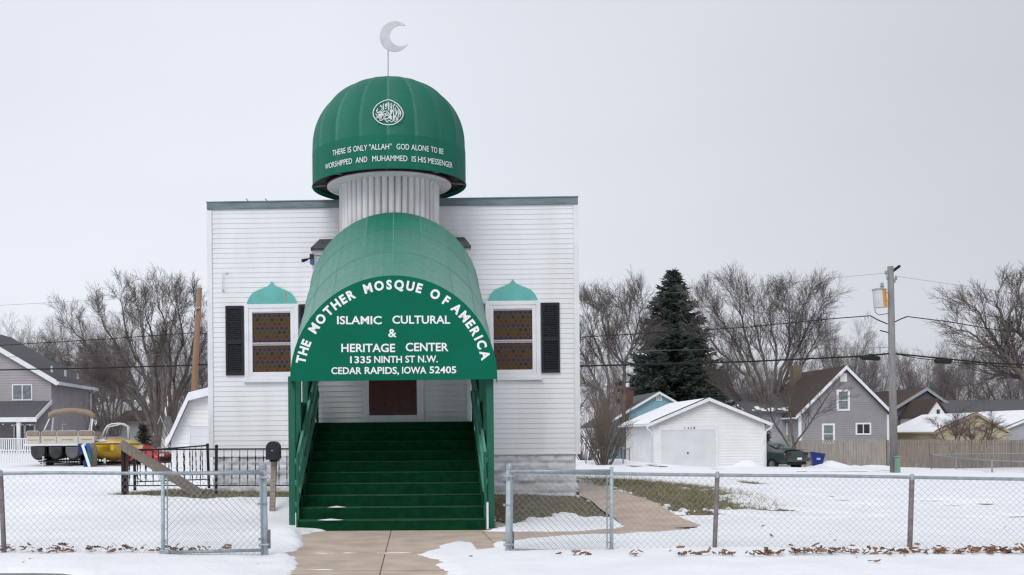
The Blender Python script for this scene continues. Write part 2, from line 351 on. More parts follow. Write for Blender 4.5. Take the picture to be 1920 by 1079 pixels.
# thin worn places where the grass pokes through, mostly right of the walk, and wheel dirt before the far garage
speck = fbm(X*1.1+3, Y*2.6, 21, 6)
yard = np.clip((X-2.6)/1.5, 0, 1)*np.clip((Y-16)/2, 0, 1)*np.clip((34-Y)/8, 0, 1)*np.clip((17-X)/6, .0, 1)
M = np.minimum(M, np.where(yard > .05, (.66-speck)*1.2+(1-yard)*.5, 9))
apron = np.clip((X-6)/2, 0, 1)*np.clip((Y-38)/2, 0, 1)*np.clip((50-Y)/1.5, 0, 1)
M = np.minimum(M, np.where(apron > .05, (.575-fbm(X*.8, Y*1.2, 41, 5))*1.4+(1-apron)*.6, 9))
trail = np.abs(Y-(26.5-(X-8)*.75))*1.6+(fbm(X*1.6, Y*3, 61, 5)-.66)*1.6
M = np.minimum(M, np.where((X > 7) & (X < 13.5) & (Y > 19), trail*.3, 9))
Z0 = Z0+np.where(near, (fbm(X*5, Y*5, 9, 4)-.5)*.022*np.clip((Y-18)/1.5, 0, 1), 0)
ground = np_mesh('ground', np.stack([X, Y, Z0], -1).reshape(-1, 3), FQ, SOIL, smooth=True); tag(ground, kind='structure')
pj = gp(690, 1039.5); bits = (fbm(X*5, Y*9, 33, 4)-.50)*.25-np.clip(np.abs(Y-pj.y+.03*(X-pj.x))-.02, 0, 1)*2.0; bits = np.where((X > pj.x-.75) & (X < pj.x+.75), bits, -1)
pk_ = gp(600, 1071); bits2 = (fbm(X*7, Y*9, 35, 4)-.52)*.25-np.clip(np.abs(Y-pk_.y)-.03, 0, 1)*2; bits = np.maximum(bits, np.where((X > pk_.x-.3) & (X < pk_.x+.35), bits2, -1))
M = np.where(near, np.maximum(M, bits*.3), M)
th = .014+.030*np.clip(M/.16, 0, 1)**.8+.022*np.clip(M/.7, 0, 1)
und = (fbm(X*.55, Y*.55, 71, 3)-.5)*.06+(fbm(X*2.3, Y*2.3, 77, 3)-.5)*.022
ZS = Z0+np.where(M > 0, th+np.clip(M/.5, 0, 1)*und, np.maximum(-.06, .012+M*1.5))
def mound(px, py, D, h, rx, ry, seed):
    p = at(px, py, D); k = 1+.5*(fbm(X*1.5, Y*1.5, seed, 3)-.5)
    return h*k*np.exp(-((X-p.x)/rx)**2-((Y-p.y)/ry)**2)
ZS = ZS+mound(1405, 880, 48.6, .30, .55, .5, 5)+mound(1378, 880, 48.8, .14, .8, .5, 6)+mound(1545, 875, 56, .30, .6, .5, 7)+mound(1572, 876, 56, .24, .7, .5, 8)+mound(1600, 877, 57, .2, .6, .5, 28)+mound(1640, 879, 58, .18, 1.2, .6, 18)
ZS = ZS+mound(1120, 874, 46, .10, .8, .6, 9)+mound(1165, 876, 46, .12, .5, .5, 19)
# ploughed clods along the walk's left edge
ZS = ZS+np.where(M > .06, 1, 0)*(mound(535, 1000, 15.6, .09, .35, .5, 90)+mound(545, 1020, 14.5, .06, .4, .3, 91)+mound(520, 1060, 12.4, .03, .3, .2, 92))
snow = np_mesh('snow', np.stack([X, Y, ZS], -1).reshape(-1, 3), FQ, SNOWM, smooth=True); tag(snow, kind='structure')
def zs(px, py): p = gp(px, py); return p
# slabs
def bare_at(P, th_=.02): return sdist(np.array([P[0]]), np.array([P[1]]), poly(WALKP))[0] < th_
mb = MB(); wl = -0.015
lines = [0.02]+[loc2[1] for loc2 in []]
ws = []
for py in (1039, 1073):
    p = gp(733, py); ws.append((p.x-OX)*nx+(p.y-OY)*ny)
ws = [.30, ws[0], ws[1], ws[1]-1.5, ws[1]-3.0]
for a, b in zip(ws[:-1], ws[1:]):
    for s0, s1 in ((-1.62, -.006), (.006, 1.66)):
        z0 = g(*loc2w(0, (a+b)/2)[:2])+.014
        q = [loc2w(s0, a-.022, z0), loc2w(s1, a-.022, z0), loc2w(s1, b+.022, z0), loc2w(s0, b+.022, z0)]
        lo_ = [v-Vector((0, 0, .08)) for v in q]
        mb.add(q+lo_, [(3, 2, 1, 0), (0, 1, 5, 4), (1, 2, 6, 5), (2, 3, 7, 6), (3, 0, 4, 7)])
tag(mb.build('front_walkway', CONC), kind='structure')
def slab_strip(name, top, bot, n=24):
    mb = MB(); T = poly(top); B = poly(bot)
    def samp(P, t):
        L = [0]
        for a, b in zip(P[:-1], P[1:]): L.append(L[-1]+(b-a).length)
        d = t*L[-1]
        for i in range(len(P)-1):
            if d <= L[i+1]+1e-9:
                k = (d-L[i])/max(1e-9, L[i+1]-L[i]); return P[i].lerp(P[i+1], k)
        return P[-1]
    for i in range(n):
        a, b, c, d = samp(T, i/n), samp(T, (i+1)/n-(.0035 if i % 12 == 11 else 0)), samp(B, (i+1)/n-(.0035 if i % 12 == 11 else 0)), samp(B, i/n)
        for m_ in range(6):
            def q(u, v, t): r_ = u.lerp(v, t); r_.z = g(r_.x, r_.y)+.020+.022*np.clip((r_.y-17.5)/1, 0, 1); return r_
            mb.quad(q(d, a, m_/6), q(c, b, m_/6), q(c, b, (m_+1)/6), q(d, a, (m_+1)/6))
    return tag(mb.build(name, CONC), kind='structure')
slab_strip('side_path', [(1086, 934), (1120, 954), (1153, 975), (1172, 989), (1158, 997)], [(1086, 903), (1150, 923), (1240, 954), (1300, 982), (1322, 990)], 24)
slab_strip('cross_path', [(905, 999), (950, 999), (1011, 999), (1092, 998), (1155, 993), (1185, 988)], [(935, 1030), (963, 1022), (1042, 1016), (1110, 1012), (1191, 1010), (1322, 996)], 24)
mb = MB()
P = poly([(-500, 1079), (60, 1077), (120, 1078), (170, 1081)])
for a, b in zip(P[:-1], P[1:]):
    mb.quad((a.x, 4, .01), (b.x, 4, .01), (b.x, b.y, g(b.x, b.y)+.012), (a.x, a.y, g(a.x, a.y)+.012))
tag(mb.build('street_edge', ASPHALT), kind='structure')
mb = MB(); mb.quad((-120, -5, -.035), (120, -5, -.035), (120, 5.5, -.03), (-120, 5.5, -.03))
# winter grass blades in the bare patches
gb = random.Random(3); V = []; Fb = []
def sample_poly(P, n, fn, lim=-.02):
    Q = poly(P); xs = [p.x for p in Q]; ys = [p.y for p in Q]; c = 0; t = 0
    while c < n and t < 60:
        t += 1
        ax = np.array([gb.uniform(min(xs), max(xs)) for i in range(4000)]); ay = np.array([gb.uniform(min(ys), max(ys)) for i in range(4000)])
        d = sdist(ax, ay, Q)+(fbm(ax*1.6, ay*1.6, 11, 5)-.5)*.9
        ok = d < lim; zz = terr(ax, ay)
        for x_, y_, z_ in zip(ax[ok], ay[ok], zz[ok]):
            fn(x_, y_, z_); c += 1
            if c >= n: break
def blade(x_, y_, z_, h=.07):
    a = gb.uniform(0, 6.28); l = gb.uniform(.4, 1)*h; wd = .006; lean = gb.uniform(.3, 1.3)*l; b = len(V); a2 = gb.uniform(0, 6.28)
    V.extend([(x_-wd*math.cos(a), y_-wd*math.sin(a), z_), (x_+wd*math.cos(a), y_+wd*math.sin(a), z_), (x_+lean*math.cos(a2), y_+lean*math.sin(a2), z_+l)]); Fb.append((b, b+1, b+2))
sample_poly(GRASSP, 24000, blade, .25); sample_poly(GRASSP, 5000, lambda a, b, c: blade(a, b, c+.02, .12), .7); sample_poly(BEDR, 5000, lambda a, b, c: blade(a, b, c, .05)); sample_poly(BEDL, 4000, lambda a, b, c: blade(a, b, c, .06)); sample_poly(STRIP, 1500, blade, .2)
tag(np_mesh('winter_grass', V, Fb, GRASSM), kind='stuff')
# oak leaves blown against the fence line, curled
V = []; Fb = []; lr = random.Random(8)
def leaf(x_, y_, z_, s_):
    b = len(V); M3 = Matrix.Rotation(lr.uniform(0, 6.28), 3, 'Z') @ Matrix.Rotation(lr.uniform(-1.2, 1.2), 3, 'X') @ Matrix.Rotation(lr.uniform(-.8, .8), 3, 'Y')
    pr = [(-.5, 0, .0), (-.25, .16, .05), (-.15, .08, .04), (.05, .25, .10), (.12, .12, .06), (.3, .2, .1), (.5, 0, .16), (.3, -.2, .1), (.12, -.12, .06), (.05, -.25, .1), (-.15, -.08, .04), (-.25, -.16, .05)]
    cu = lr.uniform(-1, 1.5)
    V.append(tuple(Vector((x_, y_, z_+.02))))
    for p in pr: q = M3 @ (Vector((p[0], p[1], p[2]*cu))*s_); V.append((x_+q.x, y_+q.y, z_+max(-.01, q.z)+.022))
    for i in range(12): Fb.append((b, b+1+i, b+1+(i+1) % 12))
LEAF_RUNS = [(-6, 30, 1047, 14), (40, 145, 1046, 44), (165, 205, 1046, 14), (205, 275, 1045, 26), (280, 395, 1045, 40), (415, 432, 1043, 8), (1180, 1215, 1052, 6), (1270, 1312, 1052, 12), (1322, 1380, 1052, 16), (1395, 1425, 1053, 8), (1430, 1470, 1051, 22), (1480, 1545, 1049, 40), (1552, 1600, 1048, 22), (1625, 1700, 1049, 22), (1700, 1770, 1049, 30), (1750, 1812, 1048, 24), (1812, 1930, 1047, 90), (1440, 1930, 1050, 60), (1040, 1110, 1054, 8), (1625, 1645, 1066, 3), (1440, 1452, 1015, 3), (418, 425, 1040, 4)]
for i in range(60):
    p = gp(lr.uniform(-20, 1930), lr.uniform(955, 1070))
    if sdist(np.array([p.x]), np.array([p.y]), poly(WALKP))[0] > .15 and p.y < 16.2: leaf(p.x, p.y, p.z+.05, lr.uniform(.02, .06))
for x0, x1, py, n in LEAF_RUNS:
    for i in range(n):
        p = gp(lr.uniform(x0, x1), py+lr.gauss(0, 1.4)); z_ = p.z+.055
        leaf(p.x, p.y, z_+abs(lr.gauss(0, .03)), lr.uniform(.045, .12))
tag(np_mesh('dry_oak_leaves', V, Fb, LEAFM), kind='stuff')
# ------------------------------------------------------------------ text
def text_mesh(s, bold=.0):
    cu = bpy.data.curves.new('t', 'FONT'); cu.body = s; cu.size = 1; cu.offset = bold; cu.resolution_u = 3
    o = bpy.data.objects.new('t', cu); col.objects.link(o); dg = bpy.context.evaluated_depsgraph_get()
    me = bpy.data.meshes.new_from_object(o.evaluated_get(dg)); v = [tuple(p.co) for p in me.vertices]; f = [tuple(p.vertices) for p in me.polygons]
    bpy.data.objects.remove(o); bpy.data.curves.remove(cu); bpy.data.meshes.remove(me)
    return np.array(v), f
def text_mesh_n(s, bold=.012):                 # cap height 1, starts at x = 0
    key = ('cap', bold)
    if key not in MATS:
        v, f = text_mesh('H', bold); MATS[key] = (v[:, 1].min(), v[:, 1].max())
    lo_, hi_ = MATS[key]; v, f = text_mesh(s, bold); v[:, 1] = (v[:, 1]-lo_)/(hi_-lo_); v[:, 0] = (v[:, 0]-v[:, 0].min())/(hi_-lo_)
    return v, f
# ------------------------------------------------------------------ the mosque
mosque = empty('mosque_building', (OX, OY, 0), -YAW, 'white clapboard mosque with flat grey roof edge and green dome over its entrance', 'mosque')
sL = fp(390.5, 600, WF)[0]; sR = fp(1085, 600, WF)[0]; zT = fp(735, 383, WF)[1]; zB = fp(735, 852, WF)[1]
def clap(mb, s0, s1, z0, z1, w_, ex=.1016, pr=.0115):
    n = int(math.ceil((z1-z0)/ex))
    for i in range(n):
        a = z0+i*ex; b = min(z1, a+ex); mb.quad((s0, w_-pr, a), (s1, w_-pr, a), (s1, w_-.001, b), (s0, w_-.001, b)); mb.quad((s0, w_, a), (s1, w_, a), (s1, w_-pr, a), (s0, w_-pr, a))
mb = MB(); clap(mb, sL+.02, sR-.02, zB, zT-.06, WF)
mb.box(sL+.02, sR-.02, WF, WF+11, zB, zT-.08)
mb.build('front_wall', WHITE, mosque)
for s0, s1 in ((sL-.012, sL+.095), (sR-.095, sR+.012)):
    mb = MB(); mb.box(s0, s1, WF-.03, WF+.10, zB-.03, zT-.08); mb.build('corner_trim', TRIM, mosque, bevel=.006)
mb = MB(); mb.box(sL-.004, sR-.0, WF-.045, WF+.35, zT-.06, zT+.075); mb.box(sL-.012, sR+.008, WF-.062, WF+.37, zT+.075, zT+.095)
for k in range(1, 6):
    x_ = sL+(sR-sL)*k/6+rng.uniform(-.2, .2); mb.box(x_, x_+.02, WF-.049, WF-.04, zT-.058, zT+.074)
mb.build('roof_coping', COPING, mosque)
mb = MB(); mb.box(sL, sR, WF+.35, WF+11, zT-.2, zT-.1); mb.build('flat_roof', ROOF_DK, mosque)
for px in (464.5, 500):
    mb = MB(); s, z = fp(px, 374, WF); mb.tube([(s, WF+.05, zT+.09), (s, WF+.05, zT+.12), (s-.04, WF+.03, zT+.16)], .008, 5); mb.build('roof_spike', BLACKM, mosque)
# rock face foundation
bx = np.arange(sL+.07, sR-.07, .035); bz = np.arange(-.25, zB-.015, .028)
BX, BZ = np.meshgrid(bx, bz); cH, cW = .2032, .405
row = np.floor((zB-BZ)/cH); u = (BX+row*cW/2)/cW; ub = u-np.floor(u); vb = (zB-BZ)/cH-row
edge = np.minimum(np.minimum(ub, 1-ub)*cW, np.minimum(vb, 1-vb)*cH); face = np.clip(edge/.05, 0, 1)**.6
BY = WF+.06-face*(.004+.15*np.clip(fbm(BX*4.2+row*3.7, BZ*5.5, 5, 5)-.18, 0, 1)*(.4+vnoise(np.floor(u)*3.1+.5, row*5.3+.5, 4)))
jj = np.arange(BX.size).reshape(BX.shape); FB = np.stack([jj[:-1, :-1], jj[:-1, 1:], jj[1:, 1:], jj[1:, :-1]], -1).reshape(-1, 4)
np_mesh('foundation', np.stack([BX, BY, BZ], -1).reshape(-1, 3), FB, BLOCK, mosque)
mb = MB(); mb.box(sL+.075, sR-.075, WF+.065, WF+11, -.3, zB-.001); mb.build('foundation_side', BLOCK, mosque)
mb = MB(); mb.box(sL+.0, sR-.0, WF-.022, WF+.02, zB-.03, zB+.0); mb.build('starter_strip', TRIM, mosque)
def casing(name, s0, s1, z0, z1, wd, w0, w1, m, parent, sill=0):
    mb = MB(); mb.box(s0, s0+wd, w0, w1, z0, z1); mb.box(s1-wd, s1, w0, w1, z0, z1); mb.box(s0+wd, s1-wd, w0, w1, z1-wd, z1); mb.box(s0+wd, s1-wd, w0, w1, z0, z0+wd)
    if sill: mb.box(s0-.03, s1+.03, w0-.03, w1, z0-.05, z0-.002)
    return mb.build(name, m, parent, bevel=.006)
def stained(parent, s0, s1, z0, z1, w_):
    mb = MB(); mb.mi = 0; mb.quad((s0, w_, z0), (s1, w_, z0), (s1, w_, z1), (s0, w_, z1))
    nc = 8; d = (s1-s0)/nc; rr = d*.5; rh = d*.87; r_ = random.Random(4); nr = int((z1-z0)/rh)+1
    for j in range(nr+1):
        for i in range(-1, nc+1):
            cx = s0+(i+.5+(j % 2)*.5)*d; cz = z0+(j+.4)*rh
            star = (j % 3 == 0)
            c = [1, 6, 3][j % 3] if r_.random() < .72 else r_.choice([1, 2, 3, 4, 5, 6])
            if j % 3 == 0: c = 1 if (i % 2) else 6
            if j % 3 == 1: c = 2 if r_.random() < .6 else 5
            if j % 3 == 2: c = 3 if r_.random() < .55 else 4
            mb.mi = c
            if star: pts = [(cx+(rr*.92 if k % 2 == 0 else rr*.5)*math.cos(R(30*k)), cz+(rr*.92 if k % 2 == 0 else rr*.5)*math.sin(R(30*k))) for k in range(12)]
            else: pts = [(cx+rr*.78*math.cos(R(60*k+30)), cz+rr*.78*math.sin(R(60*k+30))) for k in range(6)]
            if min(p[0] for p in pts) < s0+.002 or max(p[0] for p in pts) > s1-.002 or min(p[1] for p in pts) < z0+.002 or max(p[1] for p in pts) > z1-.002:
                pts = [(min(max(p[0], s0+.003), s1-.003), min(max(p[1], z0+.003), z1-.003)) for p in pts]
            mb.add([(p[0], w_-.004, p[1]) for p in pts], [tuple(range(len(pts)))])
    mb.build('stained_glass', [CAME]+GL, parent)
def window(cx0, cx1, cy0, cy1, gx0, gx1, gy0, gy1, gm):
    s0, z1 = fp(cx0, cy0, WF-.05); s1, z0 = fp(cx1, cy1, WF-.05)
    a0, b1 = fp(gx0, gy0, WF-.03); a1, b0 = fp(gx1, gy1, WF-.03); bm = fp(gx0, gm, WF-.03)[1]
    f = casing('window', s0, s1, z0, z1, .085, WF-.055, WF-.001, TRIM, mosque, 1)
    casing('inner_frame', s0+.086, s1-.086, z0+.086, z1-.086, a0-s0-.086, WF-.045, WF-.002, TRIM, f)
    stained(f, a0, a1, bm+.03, b1-.002, WF-.02); stained(f, a0, a1, b0, bm-.03, WF-.020)
    for zz in ((bm+.006, bm+.035), (bm-.026, bm-.010), (b1-.02, b1)): mb = MB(); mb.box(a0, a1, WF-.036, WF-.019, *zz); mb.build('sash_rail', ALU, f)
    return f
window(458, 560, 571, 712, 473, 547, 586, 706, 646); window(910, 1014, 565, 708, 925, 1000, 581, 702, 641)
def shutter(x0, x1, y0, y1):
    s0, z1 = fp(x0, y0, WF-.04); s1, z0 = fp(x1, y1, WF-.04); mb = MB(); fr = .045
    mb.box(s0, s0+fr, WF-.05, WF-.017, z0, z1); mb.box(s1-fr, s1, WF-.05, WF-.017, z0, z1)
    zm = (z0+z1)/2-.03
    for a, b in ((z0, z0+.06), (zm-.04, zm+.04), (z1-.06, z1)): mb.box(s0+fr, s1-fr, WF-.05, WF-.017, a, b)
    for a, b in ((z0+.06, zm-.04), (zm+.04, z1-.06)):
        n = int((b-a)/.036)
        for i in range(n):
            z = a+(b-a)*i/n; mb.quad((s0+fr, WF-.044, z), (s1-fr, WF-.044, z), (s1-fr, WF-.020, z+.034), (s0+fr, WF-.020, z+.034))
            mb.quad((s0+fr, WF-.020, z), (s1-fr, WF-.020, z), (s1-fr, WF-.044, z), (s0+fr, WF-.044, z))
    mb.build('shutter', SHUTTER, mosque)
shutter(422.5, 457.6, 574, 704); shutter(560.6, 596, 571, 701); shutter(873, 909.5, 570, 700); shutter(1014.5, 1050, 568, 699)
CRW = [(295, 380), (300, 350), (316, 317), (335, 292), (360, 271), (400, 252), (440, 237), (470, 224), (490, 210), (502, 195), (513, 176)]
def crown(x0, x1, ybase, sc_y=1.0):
    pts = []
    for x_, y_ in CRW+[(1026-a, b) for a, b in CRW[:-1][::-1]]:
        pts.append(fp(x0+(x_-295)/(731-295)*(x1-x0), ybase-(380-y_)/4.69*sc_y, WF-.03))
    mb = MB(); mb.prism([(a, b) for a, b in pts], WF-.038, WF-.017); mb.build('window_crown', TEAL, mosque)
crown(463, 556.5, 571); crown(915, 1008, 565.5, .96)
mb = MB(); s, z = fp(537, 548, WF-.04); mb.quad((s-.008, WF-.0405, z-.2), (s+.006, WF-.0405, z-.2), (s+.004, WF-.0405, z), (s-.03, WF-.0405, z)); mb.build('rust_streak', RUST, mosque)
mb = MB(); a = fp(425, 512, WF-.05); b = fp(418, 514, WF-.05); c = fp(417.5, 543, WF-.05)
mb.tube([(a[0], WF-.02, a[1]), (b[0], WF-.05, b[1]), (c[0], WF-.05, c[1])], .005, 6); mb.box(c[0]-.014, c[0]+.014, WF-.06, WF-.016, c[1]-.035, c[1]); mb.box(a[0]-.01, a[0]+.02, WF-.035, WF-.016, a[1]-.01, a[1]+.01); mb.build('wire_hook', ALU, mosque)
# vestibule with hipped shingle roof and the door
vL = fp(587, 520, WV)[0]; vR = fp(880, 520, WV)[0]; vE = fp(735, 467, WV)[1]; zL = fp(742, 792, 3.28)[1]
ves = MB(); clap(ves, vL, vR, zL-.1, vE-.1, WV, .1016, .024); ves.box(vL, vR, WV, WF-.017, zL-1.6, vE-.1)
ves = ves.build('vestibule', WHITE, mosque)
mb = MB()
for s0, s1 in ((vL-.008, vL+.07), (vR-.07, vR+.008)): mb.box(s0, s1, WV-.034, WV+.06, zL-.1, vE-.102)
mb.box(vL-.012, vR+.012, WV-.06, WF-.06, vE-.10, vE-.02); mb.build('vestibule_trim', TRIM, ves)
e0, e1, eb = vL-.03, vR+.03, WV-.14; rz = fp(735, 450, WF)[1]; r0, r1 = fp(600, 450, WF)[0], fp(870, 450, WF)[0]
mb = MB(); lo_ = vE-.02
n = 7
for i in range(n):                             # shingle courses
    t0, t1 = i/n, (i+1)/n
    def cr_(t, dz): return [(e0+(r0-e0)*t, eb+(WF-.02-eb)*t, lo_+.03+(rz-lo_)*t+dz), (e1+(r1-e1)*t, eb+(WF-.02-eb)*t, lo_+.03+(rz-lo_)*t+dz)]
    A, B = cr_(t0, .012), cr_(t1, 0); mb.quad(A[0], A[1], B[1], B[0]); C_ = cr_(t0, -.012); mb.quad(C_[0], C_[1], A[1], A[0])
    mb.quad((e0, WF-.02, lo_+.03) if i == 0 else cr_(t0, 0)[0], A[0], B[0], (e0+(r0-e0)*t1, WF-.02, B[0][2])); mb.quad(A[1], (e1, WF-.02, lo_+.03) if i == 0 else cr_(t0, 0)[1], (e1+(r1-e1)*t1, WF-.02, B[1][2]), B[1])
mb.box(e0, e1, eb, WF-.062, lo_, lo_+.029); mb.build('vestibule_roof', SHINGLE, ves)
d0, d1 = fp(692.5, 760, WV)[0], fp(781.5, 760, WV)[0]; f0, f1 = fp(680, 760, WV)[0], fp(795, 760, WV)[0]; dk = fp(735, 776, WV)[1]
door = MB(); door.box(d0, d1, WV-.045, WV-.026, dk, zL+2.05)
door = door.build('door', BROWN, ves)
mb = MB()
for i in range(3):
    for j in range(3):
        a = d0+.07+i*(d1-d0-.14)/3; b = dk+.08+j*.66; mb.box(a+.015, a+(d1-d0-.14)/3-.015, WV-.053, WV-.0452, b, b+.58)
mb.build('raised_panel', BROWN, door, bevel=.006)
mb = MB(); mb.box(f0, d0-.002, WV-.06, WV-.001, zL-.05, zL+2.1); mb.box(d1+.002, f1, WV-.06, WV-.001, zL-.05, zL+2.1); mb.box(f0, f1, WV-.06, WV-.001, zL+2.102, zL+2.2); mb.build('door_frame', TRIM, door, bevel=.008)
mb = MB(); mb.box(d0, d1, WV-.055, WV-.026, zL-.05, dk-.03); mb.build('kick_plate', TRIM, door)
mb = MB(); mb.box(d0, d1, WV-.066, WV-.026, dk-.028, dk-.006); mb.build('threshold_bar', BROWN, door)
# security camera on the vestibule corner
s, z = fp(584.5, 486, WV-.1); mb = MB(); mb.box(s-.04, s+.035, WV-.12, WV-.018, z+.0, z+.10); c_ = mb.build('camera_box', mat('maroon box', (.06, .03, .03)), mosque, bevel=.015)
mb = MB(); mb.prism([(s-.03, z-.10), (s+.03, z-.11), (s+.035, z-.002), (s-.038, z-.002)], WV-.12, WV-.03); mb.build('blue_lamp', mat('blue lens', (.03, .12, .25), rough=.3), c_)
h = fp(571.5, 487.5, WV-.2); mb = MB(); mb.tube([(s-.03, WV-.09, z+.02), (h[0]+.03, WV-.15, h[1]+.01)], .012, 6); mb.tube([(h[0]+.05, WV-.14, h[1]+.02), (h[0]-.05, WV-.20, h[1]-.02)], [.022, .035], 10); mb.build('camera_head', BLACKM, c_)
# ------------------------------------------------------------------ drum, plate, dome, crescent
WD = 4.70; dS = fp(730, 400, WD)[0]; zP = fp(730, 351, WD)[1]
drum = MB(); nr = 46
prof = []
for i in range(nr*6):
    a = 2*math.pi*i/(nr*6); k = (i % 6)/6; r_ = .915+.075*math.sin(math.pi*k)**.5; prof.append((r_*math.sin(a), -r_*math.cos(a)))
b0 = len(prof); vs = [(dS+x, WD+y_, z) for z in (5.0, zP) for x, y_ in prof]
drum.add(vs, [(i, (i+1) % b0, b0+(i+1) % b0, b0+i) for i in range(b0)]); drum = drum.build('drum', RIB, mosque)
mb = MB(); mb.lathe([(.0, -.02), (1.215, -.02), (1.225, -.012), (1.225, .012), (0, .012)], (dS, WD, zP), 64); mb.build('soffit_plate', PLATE, drum)
mb = MB(); mb.lathe([(1.18, .014), (1.25, .014), (1.25, .04), (1.18, .04)], (dS, WD, zP), 64); mb.build('soffit_trim', DARKRED, drum)
zR = zP-.005; PROF = [(1.512, 0), (1.513, .30), (1.512, .62)]+[(max(.01, 1.512*(1-math.sin(R(90*k/22))**2.12)**(1/2.12)), .72+1.375*math.sin(R(90*k/22))) for k in range(1, 23)]
def rprof(z):
    for (a, za), (b, zb) in zip(PROF[:-1], PROF[1:]):
        if z <= zb: return a+(b-a)*max(0, (z-za))/(zb-za)
    return .01
NG = 18; mb = MB(); paleness = []; fr_ = random.Random(2)
PR2 = PROF
for q in range(NG):
    fq = .16+fr_.uniform(-.08, .10)
    HS = 9; vs = []; fs = []
    for r_, z_ in PR2:
        for h_ in range(HS+1):
            t = h_/HS; A = 2*math.pi*(q+t)/NG; sag = 1-(.024 if z_ > .7 else .003)*math.sin(math.pi*t)*min(1, max(.12, (z_-.6)/.3)); vs.append((dS+r_*sag*math.sin(A), WD-r_*sag*math.cos(A), zR+z_))
    for k in range(len(PR2)-1):
        for h_ in range(HS): fs.append((k*(HS+1)+h_, k*(HS+1)+h_+1, (k+1)*(HS+1)+h_+1, (k+1)*(HS+1)+h_)); paleness.append(fq*(.25 if PR2[k][1] < .6 else 1)*(2.1 if h_ == 0 else max(.35, 1.2-.12*h_)))  # valance shade and seam-edge highlights are painted into the gore colour
    mb.add(vs, fs)
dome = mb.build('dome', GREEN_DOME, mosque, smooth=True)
at_ = dome.data.attributes.new('paleness', 'FLOAT', 'FACE'); at_.data.foreach_set('value', paleness)
mb = MB()
mb.tube([(dS+1.512*math.sin(2*math.pi*k/96), WD-1.512*math.cos(2*math.pi*k/96), zR+.0) for k in range(97)], .014, 6, False)
mb.build('dome_hem', GREEN_DOME, dome)
mb = MB(); mb.lathe([(1.0, .10), (1.500, .07)], (dS, WD, zR), 64); mb.build('dome_interior_shade', BLACKM, dome)  # black ring stands in for the shade inside the open dome
for q in range(8):
    mb = MB(); A = 2*math.pi*q/8; mb.bar((dS+1.2*math.sin(A), WD-1.2*math.cos(A), zR+.06), (dS+1.5*math.sin(A), WD-1.5*math.cos(A), zR+.03), .02, .02); mb.build('dome_strut', GALV, dome)
def dome_pt(px, py, off=.012):
    x, zz = ray(px, py); lo = None; t = 17.5; best = None
    for i in range(4000):
        t += .0015; p = Vector((x*t, t, CH+zz*t)); s_ = (p.x-OX)*ny-(p.y-OY)*nx; w_ = (p.x-OX)*nx+(p.y-OY)*ny
        rr_ = math.hypot(s_-dS, w_-WD); h_ = p.z-zR
        if 0 <= h_ <= 2.09 and rr_ <= rprof(h_)+off: return Vector((s_, w_, p.z))
    return None
# lettering wrapped round the valance: (word, left px, right px)
L1 = [('THERE', 624, 648), ('IS', 652.3, 658.7), ('ONLY', 662.6, 688.7), ('"ALLAH"', 692.2, 734), ('GOD', 743.6, 767.2), ('ALONE', 771.2, 803.8), ('TO', 807.8, 819.6), ('BE', 823.2, 831)]
L2 = [('WORSHIPPED', 610.2, 660.3), ('AND', 667, 688.7), ('MUHAMMED', 698.2, 763.8), ('IS', 772, 780), ('HIS', 783.8, 798.8), ('MESSENGER', 802.5, 848)]
def az(px, z_):
    lo, hi = -1.5, 1.5
    for i in range(40):
        m_ = (lo+hi)/2; p = loc2w(dS+1.52*math.sin(m_), WD-1.52*math.cos(m_)); x_ = p.x/p.y; zz = (z_-CH)/p.y
        pxx = PX+(x_-ROLL*zz)*F
        if pxx < px: lo = m_
        else: hi = m_
    return (lo+hi)/2
for words, py in ((L1, 280.3), (L2, 302.2)):
    zb = dome_pt(730, py)[2]; zt = dome_pt(730, py-10.3)[2]
    for t_, a, b in words:
        mb = MB(); v, f = text_mesh_n(t_, .0); A, B = az(a, zb), az(b, zb); wd = v[:, 0].max()
        mb.add([(dS+1.524*math.sin(A+(B-A)*p[0]/wd), WD-1.524*math.cos(A+(B-A)*p[0]/wd), zb+(zt-zb)*p[1]) for p in v], f); mb.build('lettering', LETTER, dome)
